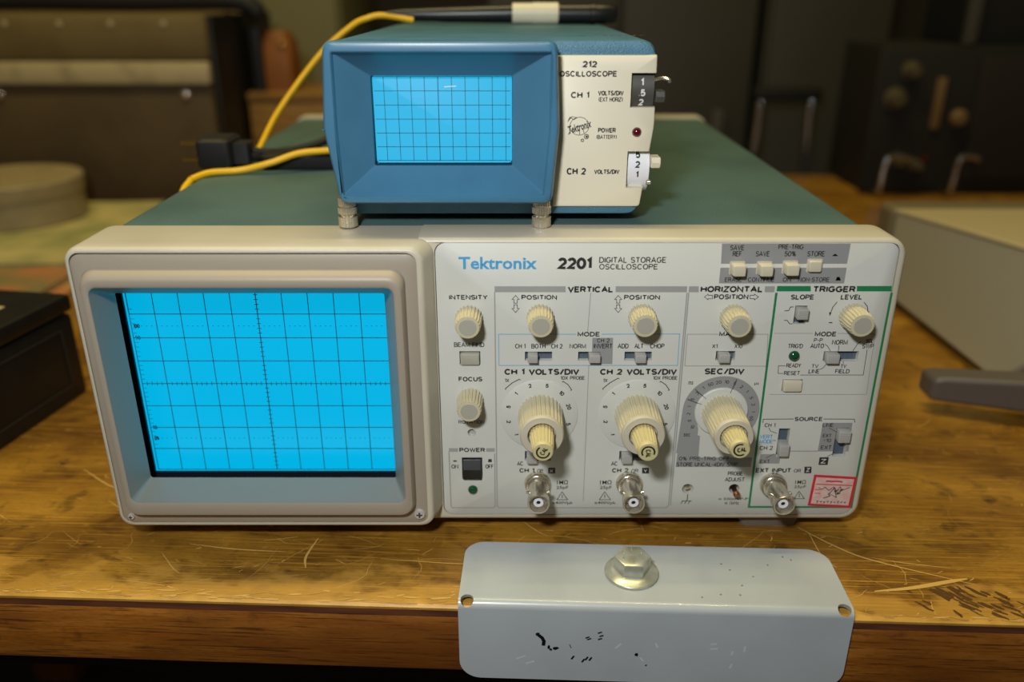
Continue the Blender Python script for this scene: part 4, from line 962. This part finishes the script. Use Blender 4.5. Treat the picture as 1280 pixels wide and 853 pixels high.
# ------------------------------------------------------------------ left: manuals, tin, black box, instrument case
def booklet(name, x0, x1, y0, y1, z0, z1, rz, mt, label):
    t = local(thing(name, label, 'booklet', ((x0 + x1) / 2, (y0 + y1) / 2, z0), rz, 'manuals behind the black box'))
    a, b_ = (x1 - x0) / 2, (y1 - y0) / 2; h_ = z1 - z0
    m = MB(); m.box(-a + 1, a - 1, -b_ + 1, b_ - 1, .8, h_ - .8); m.build('pages', 'paper_cream', t)
    m = MB(); m.box(-a, a, -b_, b_, h_ - .8, h_); m.box(-a, -a + .8, -b_, b_, 0.8, h_ - .8); m.box(-a, a, -b_, b_, 0, .8); m.build('cover', mt, t)
    return t
booklet('manual', -590, -375, 292, 560, 0, 6, 4, 'paper_orange', 'orange covered manual, bottom one of the pile under the round tin')
booklet('manual', -600, -378, 300, 590, 6, 11, -2, 'paper_green', 'greenish manual in the middle of the pile under the round tin')
booklet('manual', -610, -392, 372, 610, 11, 15, 3, 'paper_cream', 'yellowish manual on top of the pile, directly under the round tin')
tn = thing('round_tin', 'round grey lidded tin on the pile of manuals at the left edge', 'tin', (-524, 540, 15.6))
m = MB(); m.lathe([(66, 0), (67, 1), (67, 28)], (-524, 540, 15.6), (0, 0, 1), n=64); m.build('tin_body', 'tin_grey', tn)
m = MB(); m.lathe([(68.6, 27), (69, 28), (69, 42), (67.5, 43.4), (64, 43.4), (63, 42.6), (20, 42.6)], (-524, 540, 15.6), (0, 0, 1), n=64); m.build('lid', 'tin_grey', tn)
bb = local(thing('black_box', 'black plastic box with a pale label, on the bench left of the large screen', 'box', (-270, 152, 0), -10))
m = MB(); m.box(-170, 0, -170, 0, 0, 54, b=3); m.build('base', 'box_black', bb)
m = MB(); m.box(-171, 1, -171, 1, 55, 66, b=2.5); m.build('lid', 'box_black', bb)
m = MB()
for a, b_, c, d in ((-150, -12, 10, 11), (-150, -12, 46, 47), (-13, -12, 10, 47), (-150, -149, 10, 47)): m.box(-.2, .5, a, b_, c, d)
m.build('side_moulding', 'box_edge', bb)['label'] = 'faint moulded outline on the side'
m = MB(); m.box(-75, -20, -62, -28, 66, 66.3); m.build('paper_label', 'paper_cream', bb)['label'] = 'pale yellowish label'

cs_ = thing('instrument_case', 'big brown fibre carrying case with a pale metal band, back left of bench', 'case', (-525, 770, 0))
m = MB(); m.box(-720, -338, 645, 890, 4, 142, b=6); m.build('case_body', 'case_fibre', cs_)
m = MB(); m.box(-720, -336, 647, 888, 164, 214, b=8); m.build('case_lid', 'case_lid', cs_)
m = MB(); m.box(-721, -337, 650, 885, 142, 164); m.build('waist', 'case_fibre', cs_)
m = MB(); m.box(-337.5, -331, 652, 893, 6, 213, b=2); m.build('end_panel', 'box_black', cs_)['label'] = 'black end panel'
m = MB(); m.box(-723, -337, 640.5, 651, 141, 164.5, b=2); m.build('metal_band', 'case_band', cs_)['label'] = 'pale worn metal band'
m = MB(); m.lathe([(5.2, 0), (4.6, 2.4), (2.5, 3.6), (.1, 4)], n=20); rv = m.build('rivet', 'nickel', cs_, (-368, 645.5, 130))
for p in ((-578, 645.5, 130), (-712, 645.5, 60)): put(rv, cs_, p)
m = MB(); m.lathe([(3.4, 0), (3, 1.4), (.1, 2)], n=14); rv = m.build('lid_stud', 'case_band', cs_, (-382, 647.5, 204))
for x in (-440, -496, -556, -612): put(rv, cs_, (x, 647.5, 204))
for x in (-690, -360):
    for y in (660, 870): m = MB(); m.lathe([(10, 0), (11, 4)], (x, y, 0), (0, 0, 1), n=20); m.build('foot', 'rubber', cs_)
m = MB(); m.box(-338, -332, 800, 822, 126, 140, b=1.5); m.box(-336, -331, 802, 820, 140, 178, b=1.5); m.build('latch', 'nickel', cs_)['label'] = 'metal latch on the dark end of the case'
m = MB(); m.tube(spline([(-720, 740, 227), (-600, 742, 228), (-450, 740, 227), (-345, 742, 228), (-318, 746, 224), (-303, 750, 210)]), [10, 12, 12, 12, 12, 12, 12, 12, 12, 12, 12, 12, 12, 12, 12, 12, 12, 12, 12, 12, 12, 12, 12, 12, 12, 12, 12, 12, 12, 12, 12, 12, 12, 12, 12, 12, 12, 12, 12, 11, 9][:41], 14)
bag = thing('shoulder_strap', 'thick black strap lying along the top of the brown case', 'strap', (-500, 742, 214))
m.build('webbing', 'rubber', bag)
m = MB(); m.box(-700, -640, 725, 760, 214, 246, b=4); m.build('buckle', 'black_plastic', bag)
lb = thing('leather_pouch', 'brown leather pouch standing on the wooden box right of the brown case', 'pouch', (-290, 775, 122))
m = MB(); m.zl([(rrect(-310, -272, 752, 800, 8), 122), (rrect(-311, -271, 750, 802, 10), 140), (rrect(-310, -272, 752, 800, 10), 180), (rrect(-304, -280, 758, 794, 8), 192)]); m.build('pouch_body', 'leather_brown', lb)
m = MB(); m.zl([(rrect(-322, -306, 746, 804, 4), 122), (rrect(-322, -306, 746, 804, 4), 196)]); m.build('flap', 'black_plastic', lb)
m = MB(); m.lathe([(4, 0), (3, 2), (.1, 3)], (-282, 751, 178), n=14); m.build('stud', 'gold', lb)
wbx = thing('wooden_box', 'plain brown wooden box behind the left end of the large oscilloscope', 'box', (-290, 800, 0))
m = MB(); m.box(-326, -205, 735, 845, 0, 112, b=2); m.build('box_body', 'box_wood', wbx)
m = MB(); m.box(-327, -203, 733, 847, 112, 122, b=1.5); m.build('box_lid', 'box_wood', wbx)

# ------------------------------------------------------------------ right: beige instrument with handle, rack equipment, tube frame
ins = thing('bench_instrument', 'beige sloping-topped bench instrument with grey carrying handle, at the right edge', 'instrument', (400, 230, 0))
def prism_x(prof, x0, x1): return [[(x0, y, z) for y, z in prof], [(x1, y, z) for y, z in prof]]
m = MB(); m.loft(prism_x([(325, 6), (150, 6), (112, 40), (112, 99), (325, 75)], 306, 560)); m.build('side_shell', 'instrument_side', ins, bevel=4)
m = MB(); m.loft(prism_x([(325.5, 72), (111, 96), (111, 100.4), (325.5, 76.2)], 305.4, 560.6)); m.build('top_cover', 'instrument_beige', ins, bevel=1.6)
m = MB(); m.loft(prism_x([(350, 8), (323, 8), (323, 78), (350, 78)], 302, 564)); m.build('rear_bezel', 'instrument_trim', ins, bevel=6)
m = MB(); m.loft([[(x, 128 - (x - 252) * .34 + d, z) for d, z in ((9, 9), (-9, 9), (-9, z1), (9, z1))] for x, z1 in ((250, 23), (256, 25), (300, 29), (420, 40))])
for z0 in (0,): m.loft([[(x, 128 - (x - 252) * .34 + d, z) for d, z in ((9, z0), (-9, z0), (-9, 12), (9, 12))] for x in (400, 420)])
m.build('carrying_handle', 'handle_grey', ins, bevel=3)['label'] = 'grey tapered carrying handle'
for x, y in ((330, 300), (540, 300), (330, 170), (540, 170)): m = MB(); m.lathe([(8, 0), (9, 7)], (x, y, 0), (0, 0, 1), n=20); m.build('foot', 'rubber', ins)

rk = thing('rack_equipment', 'dark old rack equipment with knobs and handles, at the back right of the bench', 'electronic equipment', (600, 800, 0))
m = MB(); m.box(446, 820, 722, 850, 2, 178, b=3); m.build('chassis', 'rack_dark', rk)
m = MB(); m.box(438, 830, 714, 724, 4, 176, b=2); m.build('front_plate', 'rack_dark', rk)
m = MB(); m.box(560, 825, 708, 716, 20, 166, b=2); m.build('front_door', 'rack_brown', rk)
def old_knob(x, z, r, mt='knob_old'):
    m = MB(); m.lathe([(r, 0), (r, 4), (r * .8, 5), (r * .72, 16), (r * .6, 18), (.1, 18.5)], (x, 714, z), n=28); return m.build('rack_knob', mt, rk)
for x, z, r in ((462, 118, 13), (476, 150, 11), (478, 44, 9), (494, 40, 8), (502, 38, 7)): old_knob(x, z, r)
m = MB(); m.box(511, 521, 709, 715, 82, 142, b=1); m.build('scale_strip', 'label_old', rk)
m = MB(); m.lathe([(10, 0), (10, 5), (7, 9), (.1, 10)], (541, 708, 96), n=24); m.build('round_badge', 'label_old', rk)
m = MB(); m.lathe([(3.4, 0), (3, 3), (.1, 4)], (512, 714, 46), n=16); m.build('red_lamp', 'led_red', rk)
for x0, x1 in ((452, 482), (540, 566)):
    m = MB(); m.tube(spline([(x0, 714, 6), (x0, 690, 10), (x0 + 1, 686, 44), (x0 + 6, 686, 52), (x1 - 6, 686, 52), (x1, 690, 48), (x1, 714, 46)]), 3.4, 10); m.build('rack_handle', 'chrome', rk)
ub = thing('upper_cabinet', 'dark cabinet standing on the rack equipment at the top right', 'cabinet', (650, 790, 178))
m = MB(); m.box(545, 830, 730, 850, 178.5, 420, b=2); m.build('cabinet_shell', 'black_matte', ub)
m = MB(); m.box(538, 552, 720, 732, 178.5, 420, b=2); m.build('corner_post', 'dark_steel', ub)['label'] = 'grey metal corner post'
tf = thing('tube_frame', 'chrome tube frame with black crossbar, behind the bench right of the teal cover', 'chair', (408, 950, -900))
for x in (366, 450):
    m = MB(); m.tube(spline([(x + (4 if x < 400 else -4), 951, 92), (x + (4 if x < 400 else -4), 950, 60), (x + 8 * 0, 950, -120), (x, 950, -894)]), 8, 14); m.build('tube_leg', 'chrome', tf)
    m = MB(); m.lathe([(12, 0), (11, 8), (9, 10)], (x, 950, -900), (0, 0, 1), n=16); m.build('foot', 'rubber', tf)
m = MB(); m.box(358, 458, 940, 962, 88, 108, b=5); m.build('crossbar', 'black_matte', tf)['label'] = 'black padded crossbar'
m = MB(); m.box(366, 450, 946, 954, -420, -404, b=3); m.build('stretcher', 'chrome', tf)

# ------------------------------------------------------------------ far cabinets behind the bench
def steel_cabinet(name, label, x0, x1, y0, y1, z1, mt, doors, group=None):
    t = thing(name, label, 'cabinet', ((x0 + x1) / 2, (y0 + y1) / 2, -900))
    m = MB(); m.box(x0, x1, y0, y1, -900, z1, b=4); m.build('carcass', mt, t)
    n = len(doors)
    for a, b_ in doors:
        m = MB(); m.box(a, b_, y0 - 16, y0 - .5, -860, z1 - 20, b=3); d = m.build('door', mt, t)
        m = MB(); m.box(b_ - 60, b_ - 40, y0 - 30, y0 - 16, -60, 60, b=3); m.build('door_handle', 'dark_steel', d)
    return t
steel_cabinet('steel_cabinet', 'olive grey steel cabinet behind the brown carrying case', -520, -272, 1095, 1400, 1000, 'cabinet_olive', [(-515, -277)])
steel_cabinet('steel_cabinet', 'wide dark grey steel cabinet behind the small blue oscilloscope', -40, 392, 1095, 1400, 1000, 'cabinet_dark', [(-36, 170), (176, 388)])
steel_cabinet('steel_cabinet', 'dark grey steel cabinet behind the chrome tube frame', 406, 600, 1085, 1400, 1000, 'cabinet_dark', [(410, 596)])
